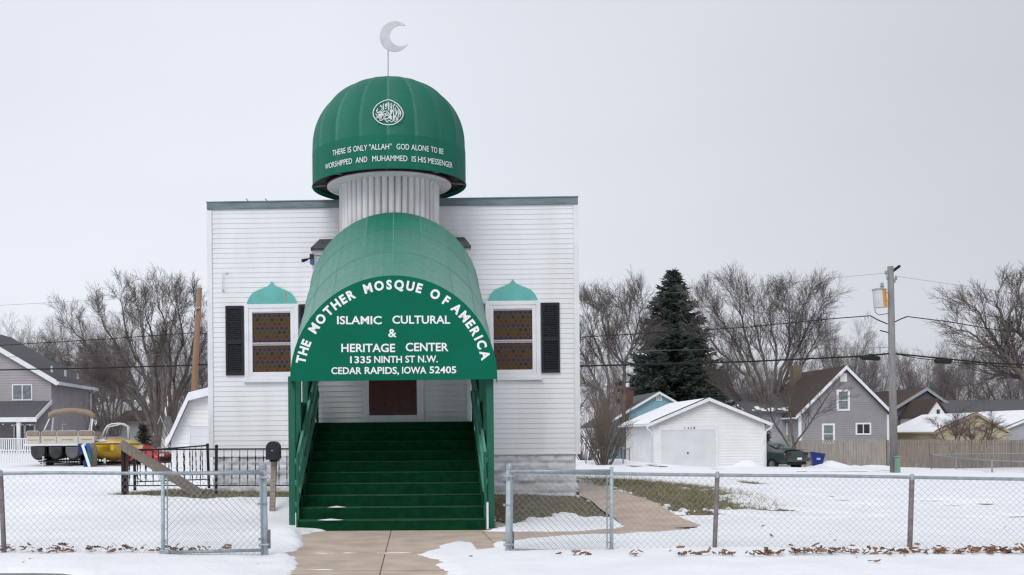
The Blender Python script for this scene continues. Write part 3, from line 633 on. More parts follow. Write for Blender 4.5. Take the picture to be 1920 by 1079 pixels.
STK = [[(690, 130), (770, 155), (850, 187), (1000, 280), (1120, 420), (1185, 560), (1180, 690), (1110, 800), (1000, 895), (850, 965), (680, 985), (510, 960), (360, 890), (250, 790), (185, 680), (172, 560), (210, 430), (300, 310), (430, 220), (560, 165), (690, 130)],
[(690, 210), (690, 500)], [(525, 260), (525, 480)], [(580, 280), (590, 370), (640, 360), (640, 240)], [(800, 250), (800, 620)], [(850, 310), (880, 480), (860, 640), (855, 860)], [(930, 310), (1010, 400), (1060, 480), (1110, 560), (1100, 640), (1070, 720)],
[(930, 400), (950, 600), (930, 680), (970, 780), (940, 820)], [(1040, 470), (1030, 600), (1010, 720), (1010, 800), (960, 860), (880, 870)], [(1080, 490), (1075, 640)], [(280, 480), (310, 570), (380, 590), (470, 530), (520, 470)],
[(260, 600), (300, 660), (400, 650), (500, 580), (560, 500), (580, 550)], [(270, 720), (360, 700), (450, 650), (530, 600)], [(280, 760), (380, 740), (500, 660), (580, 600)], [(400, 760), (400, 840), (480, 820), (540, 760)],
[(540, 640), (540, 760), (600, 830), (650, 890), (700, 830), (740, 840), (800, 890), (840, 840)], [(600, 500), (680, 560), (740, 640), (820, 720)], [(560, 730), (640, 650), (720, 680), (800, 740), (800, 800)], [(640, 790), (720, 720), (780, 760)],
[(740, 430), (760, 560)], [(730, 340), (760, 400), (790, 390)], [(400, 370), (440, 310)], [(430, 380), (470, 340), (480, 440), (440, 470)], [(560, 440), (650, 410)], [(880, 640), (890, 700), (850, 760)], [(330, 420), (300, 520)], [(600, 600), (600, 680)], [(700, 600), (650, 640)], [(740, 260), (745, 330)], [(890, 270), (900, 340)], [(610, 260), (615, 330)], [(470, 560), (430, 620), (350, 640)], [(330, 560), (380, 545), (430, 500)], [(690, 700), (760, 790), (830, 790)], [(560, 800), (600, 760), (650, 800)], [(905, 700), (900, 800), (870, 840)], [(980, 480), (985, 560), (960, 640)], [(775, 500), (770, 640), (760, 700)], [(830, 470), (825, 560)], [(470, 700), (430, 770), (460, 790)], [(640, 560), (600, 620), (560, 600)]]
mb = MB()
for k, st in enumerate(STK):
    pts = []
    for (x0, y0), (x1, y1) in zip(st[:-1], st[1:]):
        n = max(2, int(math.hypot(x1-x0, y1-y0)/60))
        pts += [(x0+(x1-x0)*i/n, y0+(y1-y0)*i/n) for i in range(n)]
    pts.append(st[-1]); q = [dome_pt(690+x_/18, 180+y_/18, .010) for x_, y_ in pts]
    q = [p for p in q if p is not None]
    r_ = .0085 if k == 0 else .0065
    mb.tube(q, [r_]*len(q) if k == 0 else [r_*(.5+.7*math.sin(math.pi*(.15+.7*i/max(1, len(q)-1)))) for i in range(len(q))], 6)
mb.build('calligraphy_emblem', LETTER, dome)
pole = MB(); a = fp(727.6, 147, WD); b = fp(727.6, 96, WD); pole.tube([(a[0], WD, a[1]-.06), (b[0], WD, b[1]+.02)], .014, 8); pole = pole.build('finial_pole', SILVER, dome)
cx, cz = fp(740.3, 69, WD); Ro = 28.3/94.4; mb = MB(); pts = []; ic = (.105, .0); Ri = .203
th_ = R(50)
oa = [(-Ro*math.cos(t), Ro*math.sin(t)) for t in np.linspace(math.pi-R(38), -(math.pi-R(38)), 50)]
tip0, tip1 = oa[0], oa[-1]
A0 = math.atan2(tip1[1]-ic[1], tip1[0]-ic[0]); A1 = math.atan2(tip0[1]-ic[1], tip0[0]-ic[0])
r0_ = math.hypot(tip1[0]-ic[0], tip1[1]-ic[1])
ia = []
for k in range(1, 40):
    t = k/40; an = A0-(2*math.pi-(A1-A0))*t if A1 > A0 else A0-(A0-A1)*t
    rr_ = Ri+(r0_-Ri)*(abs(2*t-1)**6); ia.append((ic[0]+rr_*math.cos(an), ic[1]+rr_*math.sin(an)))
out_ = oa+ia; rot = R(6); out_ = [(cx+x*math.cos(rot)-z*math.sin(rot), cz+x*math.sin(rot)+z*math.cos(rot)) for x, z in out_]
n = len(oa); m_ = len(ia)
def idx_in(i): return m_-1-min(m_-1, max(0, round((i)/(n-1)*(m_-1))))
vs = [(x, WD-.012, z) for x, z in out_]+[(x, WD+.012, z) for x, z in out_]; N2 = len(out_); fs = []
for i in range(n-1):
    a, b, c, d = i, i+1, n+idx_in(i+1), n+idx_in(i)
    if c == d: fs += [(a, b, c), (a+N2, c+N2, b+N2)]
    else: fs += [(a, b, c, d), (a+N2, d+N2, c+N2, b+N2)]
fs += [(i, i+N2, (i+1) % N2+N2, (i+1) % N2) for i in range(N2)]
mb.add(vs, fs); mb.build('crescent', SILVER, dome)
# ------------------------------------------------------------------ stairs
stairs = empty('entrance_stairs', (OX, OY, 0), -YAW, 'green carpeted flight of ten steps climbing to the brown door between green handrails', 'stairs')
RI, TR, HW = zL/10, .364, 1.432
mb = MB()
for i in range(10):
    w0 = i*TR; z1 = (i+1)*RI; w1 = w0+TR if i < 9 else WV-.06
    mb.quad((-HW, w0, z1-RI-.02), (HW, w0, z1-RI-.02), (HW, w0, z1), (-HW, w0, z1)); mb.quad((-HW, w0, z1), (HW, w0, z1), (HW, w1+.0, z1), (-HW, w1, z1))
mb.build('carpeted_steps', CARPET, stairs)
mb = MB()
for i in range(10):
    w0 = i*TR; z1 = (i+1)*RI; mb.tube([(-HW, w0+.002, z1-.004), (0, w0, z1-.004), (HW, w0+.002, z1-.004)], .0085, 6)
mb.build('step_nosing', CARPET_EDGE, stairs, smooth=True)
for sgn in (-1, 1):
    mb = MB(); o_ = [(-.01, -.05)]
    for i in range(10): o_ += [(i*TR-.012, i*RI+.0), (i*TR-.012, (i+1)*RI+.006)]
    o_ += [(WV-.06, zL+.006), (WV-.06, -.05)]
    x0, x1 = sorted((sgn*(HW+.004), sgn*(HW+.03))); mb.prismx(o_, x0, x1); mb.build('stringer', GREEN_DARK, stairs)
mb = MB(); mb.box(HW+.032, HW+.062, -.02, .02, .03, .44); mb.build('newel_board', TRIM, stairs)
mb = MB(); mb.box(-HW-.042, -HW-.032, -.015, .02, .02, .30); mb.build('newel_board', TRIM, stairs)
def rail(s_, wa, za, wb, zb, m=GREEN_RAIL, name='handrail', wd=.04, ht=.10):
    mb = MB(); mb.bar((s_, wa, za), (s_, wb, zb), wd, ht); return mb.build(name, m, stairs)
SL = RI/TR
for sgn in (-1, 1):
    for h_ in (1.07, .73, .39): rail(sgn*1.485, .30, h_, 3.75, h_+3.45*SL)
    for h_ in (.62, .95): rail(sgn*1.445, .26, h_, 3.75, h_+3.49*SL, ht=.085)
    for w_ in (.28, 1.3, 2.5, 3.7): mb = MB(); mb.box(sgn*1.466-.02, sgn*1.466+.02, w_-.04, w_+.04, w_/TR*RI*.6, w_*SL+1.08); mb.build('rail_post', GREEN_WOOD, stairs)
# thin snow left on two treads
mb = MB()
for px, py, hw in ((631, 949.6, .145), (619, 975.2, .20)):
    s, z = fp(px, py, TR if py < 960 else 0); k = 1 if py < 960 else 0; w0 = k*TR-.014; z0 = (k+1)*RI+.008
    ring = [(s+hw*math.cos(t), w0+.07+.085*math.sin(t)*(1+.2*math.sin(3*t)), z0) for t in np.linspace(0, 2*math.pi, 25)[:-1]]
    mb.add(ring+[(s, w0+.07, z0+.022)], [(i, (i+1) % 24, 24) for i in range(24)])
tag(mb.build('snow_on_steps', SNOWM, smooth=True), kind='structure').matrix_world = Matrix.Translation((OX, OY, 0)) @ Matrix.Rotation(-YAW, 4, 'Z')
# ------------------------------------------------------------------ canopy
can = empty('entrance_canopy', (OX, OY, 0), -YAW, 'green barrel vaulted canopy sloping over the steps with white lettering on its front', 'canopy')
WC0 = .19; cs, cz0 = fp(737.8, 711, WC0); RC = fp(932.3, 708, WC0)[0]-cs; zap = fp(735, 517.3, WC0)[1]; RZ = zap-cz0
WCB = 3.66; cb = fp(737, 398.5, WCB)[1]-RZ; csb = fp(738, 400, WCB)[0]
NA, NWd = 30, 12; paleness = []; mb = MB()
def cpt(i, j, inset=0):
    t = j/NWd; a = math.pi*i/NA; sag = .016*abs(math.sin(math.pi*3*t)); rr_ = 1-(sag+inset)/RC
    return (cs+(csb-cs)*t-RC*rr_*math.cos(a), WC0+(WCB-WC0)*t, cz0+(cb-cz0)*t+RZ*rr_*math.sin(a))
cells = {}
for j in range(NWd):
    for i in range(NA):
        mb.quad(cpt(i, j), cpt(i+1, j), cpt(i+1, j+1), cpt(i, j+1))
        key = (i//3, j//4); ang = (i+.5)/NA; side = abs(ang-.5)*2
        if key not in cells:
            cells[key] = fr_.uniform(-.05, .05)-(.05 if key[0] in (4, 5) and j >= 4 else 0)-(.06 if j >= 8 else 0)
        paleness.append(float(np.clip(.38+.60*side**1.0-.34*((j+.5)/NWd)+cells[key], .02, .92)))  # paler toward both sides and the front, jittered per cell
    # short straight skirts
for j in range(NWd):
    for i, sg in ((0, -1), (NA, 1)):
        a, b = cpt(i, j), cpt(i, j+1); mb.quad(a, b, (b[0], b[1], b[2]-.10), (a[0], a[1], a[2]-.10)); paleness.append(.35)
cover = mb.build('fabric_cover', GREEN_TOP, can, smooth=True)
at_ = cover.data.attributes.new('paleness', 'FLOAT', 'FACE'); at_.data.foreach_set('value', paleness)
mb = MB()
for j in (0, 4, 8, 12): mb.tube([cpt(i, j, .024) for i in range(NA+1)], .02, 6)
for i in range(0, NA+1, 3): mb.tube([cpt(i, j, .018) for j in range(NWd+1)], .014, 6)
mb.build('canopy_frame', GREEN_WOOD, can)
mb = MB()
for i in range(3, NA, 3):
    for j in range(NWd*2): mb.quad(cpt(i-.055, j/2, -.003), cpt(i+.055, j/2, -.003), cpt(i+.055, j/2+.5, -.003), cpt(i-.055, j/2+.5, -.003))
for j in (4, 8):
    for i in range(NA): mb.quad(cpt(i, j-.05, -.0045), cpt(i+1, j-.05, -.0045), cpt(i+1, j+.05, -.0045), cpt(i, j+.05, -.0045))
ws_ = mb.build('welt_seam', GREEN_TOP, can, smooth=True)
at_ = ws_.data.attributes.new('paleness', 'FLOAT', 'FACE'); at_.data.foreach_set('value', [.42]*len(ws_.data.polygons))
mb = MB(); o_ = [(cs-RC, cz0-.02), (cs+RC, cz0-.02)]+[(cs+RC*math.cos(math.pi*k/60), cz0+RZ*math.sin(math.pi*k/60)) for k in range(61)]
mb.prism(o_, WC0-.02, WC0+.005); panel = mb.build('front_panel', GREEN_PANEL, can)
WT = WC0-.024; mb = MB()
WORDS = [('ISLAMIC', 632, 715.7, 608.4, 593.2), ('CULTURAL', 735.7, 844, 607.4, 592.2), ('&', 728, 743.6, 632.6, 617), ('HERITAGE', 640, 741, 660.6, 645), ('CENTER', 760.7, 840.8, 659, 643.2), ('1335', 656.5, 696, 681.4, 668.4), ('NINTH', 701.6, 753.8, 680.8, 667.8), ('ST', 760, 778.2, 680.3, 667.3), ('N.W.', 783.8, 820.8, 680, 667),
         ('CEDAR', 621.2, 678, 702, 689), ('RAPIDS,', 683.8, 748.2, 701.6, 688.4), ('IOWA', 753.9, 799.4, 701, 688), ('52405', 805.3, 855.6, 700.4, 687.4)]
for t_, x0, x1, yb, yt in WORDS:
    mb = MB(); v, f = text_mesh_n(t_, .020); a = fp(x0, yb, WT); b = fp(x1, yb, WT); hh = fp(x0, yt, WT)[1]-a[1]; wd = v[:, 0].max()
    mb.add([(a[0]+(b[0]-a[0])*p[0]/wd, WT, a[1]+(b[1]-a[1])*p[0]/wd+hh*p[1]) for p in v], f); mb.build('lettering', LETTER, panel)
ARC = [('THE', 167.4, 156.9), ('MOTHER', 146.7, 116.2), ('MOSQUE', 105.2, 73.6), ('OF', 63.3, 55.5), ('AMERICA', 47.6, 14.2)]
pm = RC/194.5; rb = 168.5*pm; chh = 18.2*pm; ccx, ccz = fp(737.5, 711.5, WT)
for wd_, a0, a1 in ARC:
    mb = MB(); ms = [text_mesh_n(c, .042) for c in wd_]; wds = [m_[0][:, 0].max()*.93 for m_ in ms]; cen = []; x_ = 0
    for i, q in enumerate(wds): cen.append(x_+q/2); x_ += q+.22
    for i, (v, f) in enumerate(ms):
        an = R(a0+(a1-a0)*((cen[i]-cen[0])/max(1e-6, cen[-1]-cen[0]))); q = v[:, 0].max(); ex = (math.sin(an), -math.cos(an)); er = (math.cos(an), math.sin(an))
        mb.add([(ccx+er[0]*(rb+chh*p[1])+ex[0]*(p[0]-q/2)*chh*.93, WT, ccz+er[1]*(rb+chh*p[1])+ex[1]*(p[0]-q/2)*chh*.93) for p in v], f)
    mb.build('lettering', LETTER, panel)
def cz(w_): return cz0+(cb-cz0)*(w_-WC0)/(WCB-WC0)
for sgn in (-1, 1):
    for w_, hw in ((.36, .055), (1.25, .05), (2.4, .05), (3.58, .06)):
        mb = MB(); xx = sgn*1.555; base = g(*loc2w(xx, w_)[:2]); mb.box(xx-hw, xx+hw, w_-hw, w_+hw, base-.1, cz(w_)-.02); mb.build('post', GREEN_WOOD, can, bevel=.006)
    mb = MB(); zt = fp(575, 757, 2.4)[1]
    o_ = [(.42, .02), (3.64, .02), (3.64, zt+1.35), (2.46, zt+.0), (2.34, zt), (1.31, zt), (1.19, 1.55), (.42, 1.16)]
    x0, x1 = sorted((sgn*1.53, sgn*1.55)); mb.prismx(o_, x0, x1); mb.build('side_panel', GREEN_DARK, can)
    mb = MB(); mb.bar((sgn*1.555, .30, cz(.3)-.06), (sgn*1.555, WCB-.02, cz(WCB-.02)-.06), .05, .09); mb.build('side_beam', GREEN_WOOD, can)
# ------------------------------------------------------------------ street side: chain link fences, gates, mailbox
DG = 12.9
def P3(px, py, D=DG): return at(px, py, D)
def pz(px, D): x, _ = ray(px, 818); return x*D
def fabric_mesh(x0, x1, z0, z1, y_, dx=.079, dz=.083, r=.0016, xf=None, lean=0):
    V = []; Fq = []; segs = []
    H = z1-z0; k = dz/dx
    def add(a, b, off):
        (xa, za), (xb, zb) = a, b; n = max(1, int(round(abs(xb-xa)/(dx/2)))); d = Vector((xb-xa, 0, zb-za)).normalized(); nn = Vector((-d.z, 0, d.x))
        prev = None
        for i in range(n+1):
            t = i/n; c = Vector((xa+(xb-xa)*t, y_+off*(1 if i % 2 else -1)*.0016, za+(zb-za)*t)); b0 = len(V)
            for q in (nn*r, nn*-.5*r+Vector((0, -.87*r, 0)), nn*-.5*r+Vector((0, .87*r, 0))): V.append(tuple(c+q))
            if prev is not None:
                for j in range(3): Fq.append((prev+j, prev+(j+1) % 3, b0+(j+1) % 3, b0+j))
            prev = b0
    L = H/k; n = int((x1-x0+L)/dx)+1
    for i in range(n+1):
        for sg in (1, -1):
            xs = x0-L+i*dx if sg == 1 else x0+i*dx       # bottom start
            a = (xs, z0); b = (xs+sg*L, z1)
            def clip(p, q):
                (ax, az_), (bx_, bz_) = p, q
                if min(ax, bx_) >= x1 or max(ax, bx_) <= x0: return None
                def atx(xx): t = (xx-ax)/(bx_-ax); return (xx, az_+(bz_-az_)*t)
                if ax < x0: p = atx(x0)
                elif ax > x1: p = atx(x1)
                if bx_ < x0: q = atx(x0)
                elif bx_ > x1: q = atx(x1)
                return p, q
            c = clip(a, b)
            if c and abs(c[0][0]-c[1][0]) > .01: add(c[0], c[1], sg)
    return V, Fq
def cap_post(name, parent, px0, py0, px1, py1, r, m, D=DG, cap=True):
    a, b = P3(px0, py0, D), P3(px1, py1, D); mb = MB(); mb.tube([b-Vector((0, 0, .15)), a], r, 14); o = mb.build(name, m, parent, smooth=True)
    if cap:
        mb = MB(); mb.lathe([(r*1.10, -.04), (r*1.12, .0), (r*.9, .022), (r*.45, .036), (0.001, .04)], a-Vector((0, 0, .01)), 14); mb.build('post_cap', GALV, o, smooth=True)
    return o
def chain_fence(px0, px1, py_top0, py_top1, posts, label, D=DG, drop=1.02):
    a, b = P3(px0, py_top0, D), P3(px1, py_top1, D)
    f = empty('chain_link_fence', (0, 0, 0), 0, label, 'fence')
    mb = MB(); n = 16; mb.tube([a.lerp(b, i/n)-Vector((0, 0, .012*math.sin(math.pi*((i/n*3) % 1)))) for i in range(n+1)], .021, 10); mb.build('top_rail', GALV, f, smooth=True)
    zt = min(a.z, b.z); V, Fq = fabric_mesh(a.x, b.x, 0, drop, 0); V = np.array(V); t = (V[:, 0]-a.x)/(b.x-a.x)
    zr = a.z+(b.z-a.z)*t; gz = terr(V[:, 0], np.full(len(V), D))+.035; V[:, 2] = gz+(zr-gz)*V[:, 2]/drop; V[:, 1] += D-.012
    np_mesh('wire_fabric', V, Fq, WIRE, f)
    for x0, y0, x1, y1, r, m in posts: cap_post('line_post', f, x0, y0, x1, y1, r, m, D)
    return f
LF = chain_fence(-700, 492, 890, 885, [(1, 886, 9, 1046, .030, RUSTPOST), (-345, 889, -343, 1047, .03, RUSTPOST), (-700, 890, -698, 1048, .03, RUSTPOST)], 'chain link fence on the left with its gate swung back along it', DG)
RF = chain_fence(957, 2840, 884.5, 909, [(1345, 889, 1338, 1053, .027, RUSTPOST), (1710, 893, 1704, 1051, .030, RUSTPOST), (2090, 899, 2086, 1049, .03, RUSTPOST), (2470, 904, 2466, 1048, .03, RUSTPOST), (2840, 909, 2836, 1047, .03, RUSTPOST)], 'chain link fence running right along the snowy yard', DG)
def gate(x_hinge, x_end, yt_h, yt_e, yb_h, yb_e, D, label, top_e):
    gt = empty('chain_link_gate', (0, 0, 0), 0, label, 'gate')
    A, B, C_, D_ = P3(x_hinge, yt_h, D), P3(x_end, yt_e, D), P3(x_end, yb_e, D), P3(x_hinge, yb_h, D)
    mb = MB(); mb.tube([A, B], .020, 10); mb.build('top_bar', GALV, gt, smooth=True)
    mb = MB(); mb.tube([D_, C_], .020, 10); mb.build('bottom_bar', GALV, gt, smooth=True)
    mb = MB(); mb.tube([P3(x_end, top_e, D), C_+Vector((0, 0, -.03))], .023, 12); mb.build('end_stile', GALV_BLUE, gt, smooth=True)
    sg = 1 if x_end > x_hinge else -1
    mb = MB(); h0 = A+Vector((sg*.02, 0, .0)); mb.tube([h0, D_+Vector((sg*.02, 0, -.10))], .009, 8); mb.build('hinge_stile', GALV, gt)
    off = Vector((-sg*.055, -.01, 0)); mb = MB(); mb.tube([B+off+Vector((0, 0, -.03)), C_+off+Vector((0, 0, .05))], .008, 6)
    for t in (.12, .45, .88): p = B.lerp(C_, t); mb.tube([p, p+off], .008, 6)
    mb.build('tension_bar', GALV, gt)
    for t in (.06, .93):
        p = A.lerp(D_, t); mb = MB(); mb.tube([p+Vector((-sg*.07, 0, 0)), p+Vector((sg*.05, 0, 0))], .017, 8); mb.build('hinge', GALV, gt)
    mb = MB(); p = C_+Vector((-sg*.02, 0, 0)); mb.box(p.x-.06, p.x+.06, p.y-.028, p.y+.028, p.z-.035, p.z+.035); mb.build('corner_fitting', GALV, gt, bevel=.012)
    x0, x1 = sorted((A.x, B.x)); V, Fq = fabric_mesh(x0, x1, 0, 1, 0, dx=.0755, dz=.0772); V = np.array(V)
    t = (V[:, 0]-A.x)/(B.x-A.x); zt_ = A.z+(B.z-A.z)*t; zb_ = D_.z+(C_.z-D_.z)*t-.06; V[:, 2] = zb_+(zt_-zb_)*V[:, 2]; V[:, 1] += D-.03
    np_mesh('wire_fabric', V, Fq, WIRE, gt); return gt
gate(493, 305.5, 887, 889, 1032, 1036, DG-.07, 'swung open chain link gate left of the steps, hinged on the pale post', 891)
gate(955, 1146.5, 884.5, 883.5, 1032, 1035.5, DG-.07, 'swung open chain link gate right of the steps, before the concrete side path', 876)
for (x0, y0, x1, y1, lab) in ((492.5, 872, 497, 1046, 'pale grey gate post with domed cap beside the leaning mailbox'), (956, 873, 953.5, 1049, 'pale grey gate post with domed cap right of the green steps')):
    gpst = empty('gate_post', (0, 0, 0), 0, lab, 'post', 'gate posts either side of the front walk')
    cap_post('post', gpst, x0, y0, x1, y1, .044, GALV_BLUE, DG)
    for t in (.42, .80):
        p = P3(x0, y0).lerp(P3(x1, y1), t); mb = MB(); mb.lathe([(.047, -.012), (.049, 0), (.047, .012)], p, 14); mb.box(p.x-.075, p.x-.04, p.y-.012, p.y+.012, p.z-.014, p.z+.014); mb.build('clamp_band', GALV, gpst)
    p = P3(x1, y1)+Vector((.05, 0, .12)); mb = MB(); mb.box(p.x-.01, p.x+.018, p.y-.02, p.y+.02, p.z-.01, p.z+.22); mb.build('hinge_bracket', RUSTPOST, gpst, bevel=.006)
# mailbox
mbx = empty('mailbox', (0, 0, 0), 0, 'charcoal mailbox on a leaning weathered wood post by the gate', 'mailbox')
DM = 18.6; a, b = at(514.5, 858, DM), at(508, 978, DM)
mb = MB(); mb.bar(b-Vector((0, 0, .25)), a, .098, .098, (0, 1, 0)); mb.build('post', WOOD, mbx, bevel=.008)
p = at(514, 861, DM); hw = .105; zt = .195
o_ = [(-hw, 0), (hw, 0)]+[(hw*math.cos(t), zt+.115*math.sin(t)) for t in np.linspace(0, math.pi, 15)]
mb = MB(); mb.prism([(p.x+x, p.z+z) for x, z in o_], DM-.27, DM+.22); bx_ = mb.build('box', MAILBOX, mbx, bevel=.006)
mb = MB(); mb.prism([(p.x+x*1.07, p.z-.006+z*1.02) for x, z in o_], DM-.295, DM-.268); mb.build('door', MAILBOX, bx_)
mb = MB(); mb.box(p.x-.02, p.x+.015, DM-.315, DM-.293, p.z+.14, p.z+.16); mb.build('latch', GALV, bx_)
mb = MB(); mb.box(p.x+hw, p.x+hw+.008, DM-.2, DM-.16, p.z+.05, p.z+.2); mb.build('flag', MAILBOX, bx_)
mb = MB(); mb.box(p.x-.06, p.x+.06, DM-.2, DM+.15, p.z-.045, p.z-.001); mb.build('mounting_plate', BLACKM, mbx)
# ------------------------------------------------------------------ black iron railing, its loose gate, and the plank
DR = 20.7
def baluster(parent, a, b, knuckle=True):
    mb = MB(); mb.tube([a, b], .006, 6)
    if knuckle:
        for t in (.25, .5, .75):
            c = Vector(a).lerp(Vector(b), t); d = (Vector(b)-Vector(a)).normalized(); mb.tube([c-d*.065, c-d*.02, c, c+d*.02, c+d*.065], [.006, .014, .009, .014, .006], 6)
    mb.build('baluster', IRON, parent)
ir = empty('iron_railing', (0, 0, 0), 0, 'black iron railing in front of the white block foundation, left of the steps', 'railing')
T0, T1, B0, B1 = at(231, 843.5, DR), at(549, 842, DR), at(236, 911, DR), at(549, 910.5, DR)
mb = MB(); mb.bar(T0, T1, .026, .030); mb.build('top_rail', IRON, ir); mb = MB(); mb.bar(B0, B1, .02, .022); mb.build('bottom_rail', IRON, ir)
for x0, y0, x1, y1, r in ((406, 838, 405, 928, .026), (230.5, 837, 231, 930, .030)):
    mb = MB(); a, b = at(x0, y0, DR), at(x1, y1, DR); mb.bar(b-Vector((0, 0, .1)), a, r*2, r*2, (0, 1, 0)); mb.lathe([(r*1.5, 0), (r*1.5, .02), (.004, .045)], a, 8); mb.build('post', IRON, ir)
k = 243.
while k < 546:
    if not (397 < k < 414): baluster(ir, at(k, 843, DR), at(k, 910.5, DR))
    k += 14.75
ig = empty('iron_gate', (0, 0, 0), 0, 'loose black iron gate panel standing tilted behind the railing', 'gate')
DI = 21.4; mb = MB()
mb = MB(); mb.bar(at(244, 847, DI), at(392, 835.5, DI), .026, .03); mb.build('top_rail', IRON, ig); mb = MB(); mb.bar(at(253, 904, DI), at(392, 899, DI), .022, .022); mb.build('bottom_rail', IRON, ig)
for x0, y0, x1, y1 in ((389, 832, 392, 916), (252, 846, 253, 920)):
    mb = MB(); mb.bar(at(x1, y1, DI), at(x0, y0, DI), .05, .05, (0, 1, 0)); mb.build('post', IRON, ig)
for i in range(11):
    t = (i+.8)/11.8; a = at(253, 846, DI).lerp(at(390, 835.5, DI), t); b = at(254, 904, DI).lerp(at(392, 899, DI), t); baluster(ig, a, b)
mb = MB(); mb.tube([at(255, 882, DI), at(256, 893, DI), at(261, 900, DI), at(270, 904, DI)], .008, 6); mb.build('scroll', IRON, ig)
wp = MB(); wp.bar(at(236.5, 936, DR+.06), at(236.5, 838, DR+.06), .085, .085, (0, 1, 0)); tag(wp.build('wood_post', WOODR, bevel=.006), 'short reddish wood post at the left end of the black railing', 'post')
pk = MB(); a, b = at(224, 834, DR-.12), at(376, 930, DR-.2)
pk.bar(a, b, .045, .145, (0, 0, 1)); pk = pk.build('leaning_plank', WOODB, bevel=.004); tag(pk, 'weathered grey plank leaning diagonally across the black railing', 'plank')
pk2 = MB(); u_ = (b-a).normalized(); up_ = Vector((-u_.z, 0, u_.x)); up_ = up_ if up_.z > 0 else -up_; pk2.bar(a+up_*.088+Vector((0, .05, 0)), b+up_*.088+Vector((0, .05, 0)), .13, .03, (0, 0, 1)); pk2.build('plank_cap', WOODB, pk)
# small broken concrete block at the foot of the right canopy post
mb = MB(); p = gp(934, 990); mb.add([(p.x-.22, p.y+.10, p.z-.04), (p.x+.22, p.y+.05, p.z-.04), (p.x+.05, p.y-.14, p.z-.04), (p.x-.20, p.y-.10, p.z-.04), (p.x-.20, p.y+.1, p.z+.13), (p.x+.16, p.y+.06, p.z+.05), (p.x-.02, p.y-.08, p.z+.06), (p.x-.19, p.y-.06, p.z+.12)], [(3, 2, 1, 0), (4, 5, 6, 7), (0, 1, 5, 4), (1, 2, 6, 5), (2, 3, 7, 6), (3, 0, 4, 7)])
tag(mb.build('concrete_chunk', mat('rough grey concrete', (.36, .33, .30), (.24, .22, .20), 12, .95, .6, 60), bevel=.012), 'broken wedge of grey concrete beside the right canopy post', 'concrete block')
# ------------------------------------------------------------------ gabled buildings
def add_window(parent, x0, x1, z0, z1, y_, fr=.07, split='h', glass=None, m=None):
    mb = MB(); m = m or TRIM
    mb.box(x0-fr, x0, y_-.05, y_+.02, z0-fr, z1+fr); mb.box(x1, x1+fr, y_-.05, y_+.02, z0-fr, z1+fr); mb.box(x0, x1, y_-.05, y_+.02, z1, z1+fr); mb.box(x0, x1, y_-.06, y_+.02, z0-fr, z0)
    if split == 'h': mb.box(x0, x1, y_-.035, y_+.02, (z0+z1)/2-.025, (z0+z1)/2+.025)
    if split == 'v': mb.box((x0+x1)/2-.03, (x0+x1)/2+.03, y_-.035, y_+.02, z0, z1)
    f = mb.build('window', m, parent); g_ = MB(); g_.quad((x0, y_-.026, z0), (x1, y_-.026, z0), (x1, y_-.026, z1), (x0, y_-.026, z1)); g_.build('pane', glass or GLASSD, f)
    return f
def clap_front(root, ol, pitch, m, y_=0, pr=.015):
    def span(z):
        xs = []
        for (x0, z0), (x1, z1) in zip(ol, ol[1:]+ol[:1]):
            if abs(z1-z0) > 1e-9 and min(z0, z1)-1e-9 <= z <= max(z0, z1)+1e-9: xs.append(x0+(x1-x0)*(z-z0)/(z1-z0))
        return (min(xs), max(xs)) if xs else None
    z = min(p[1] for p in ol); zt = max(p[1] for p in ol); mb = MB()
    while z < zt-.02:
        z2 = min(z+pitch, zt-.005); a, b = span(z+.001), span(z2)
        if a and b:
            mb.quad((a[0], y_-pr, z), (a[1], y_-pr, z), (b[1], y_-.003, z2), (b[0], y_-.003, z2)); mb.quad((a[0], y_-.001, z), (a[1], y_-.001, z), (a[1], y_-pr, z), (a[0], y_-pr, z))
        z += pitch
    mb.build('clapboards', m, root)
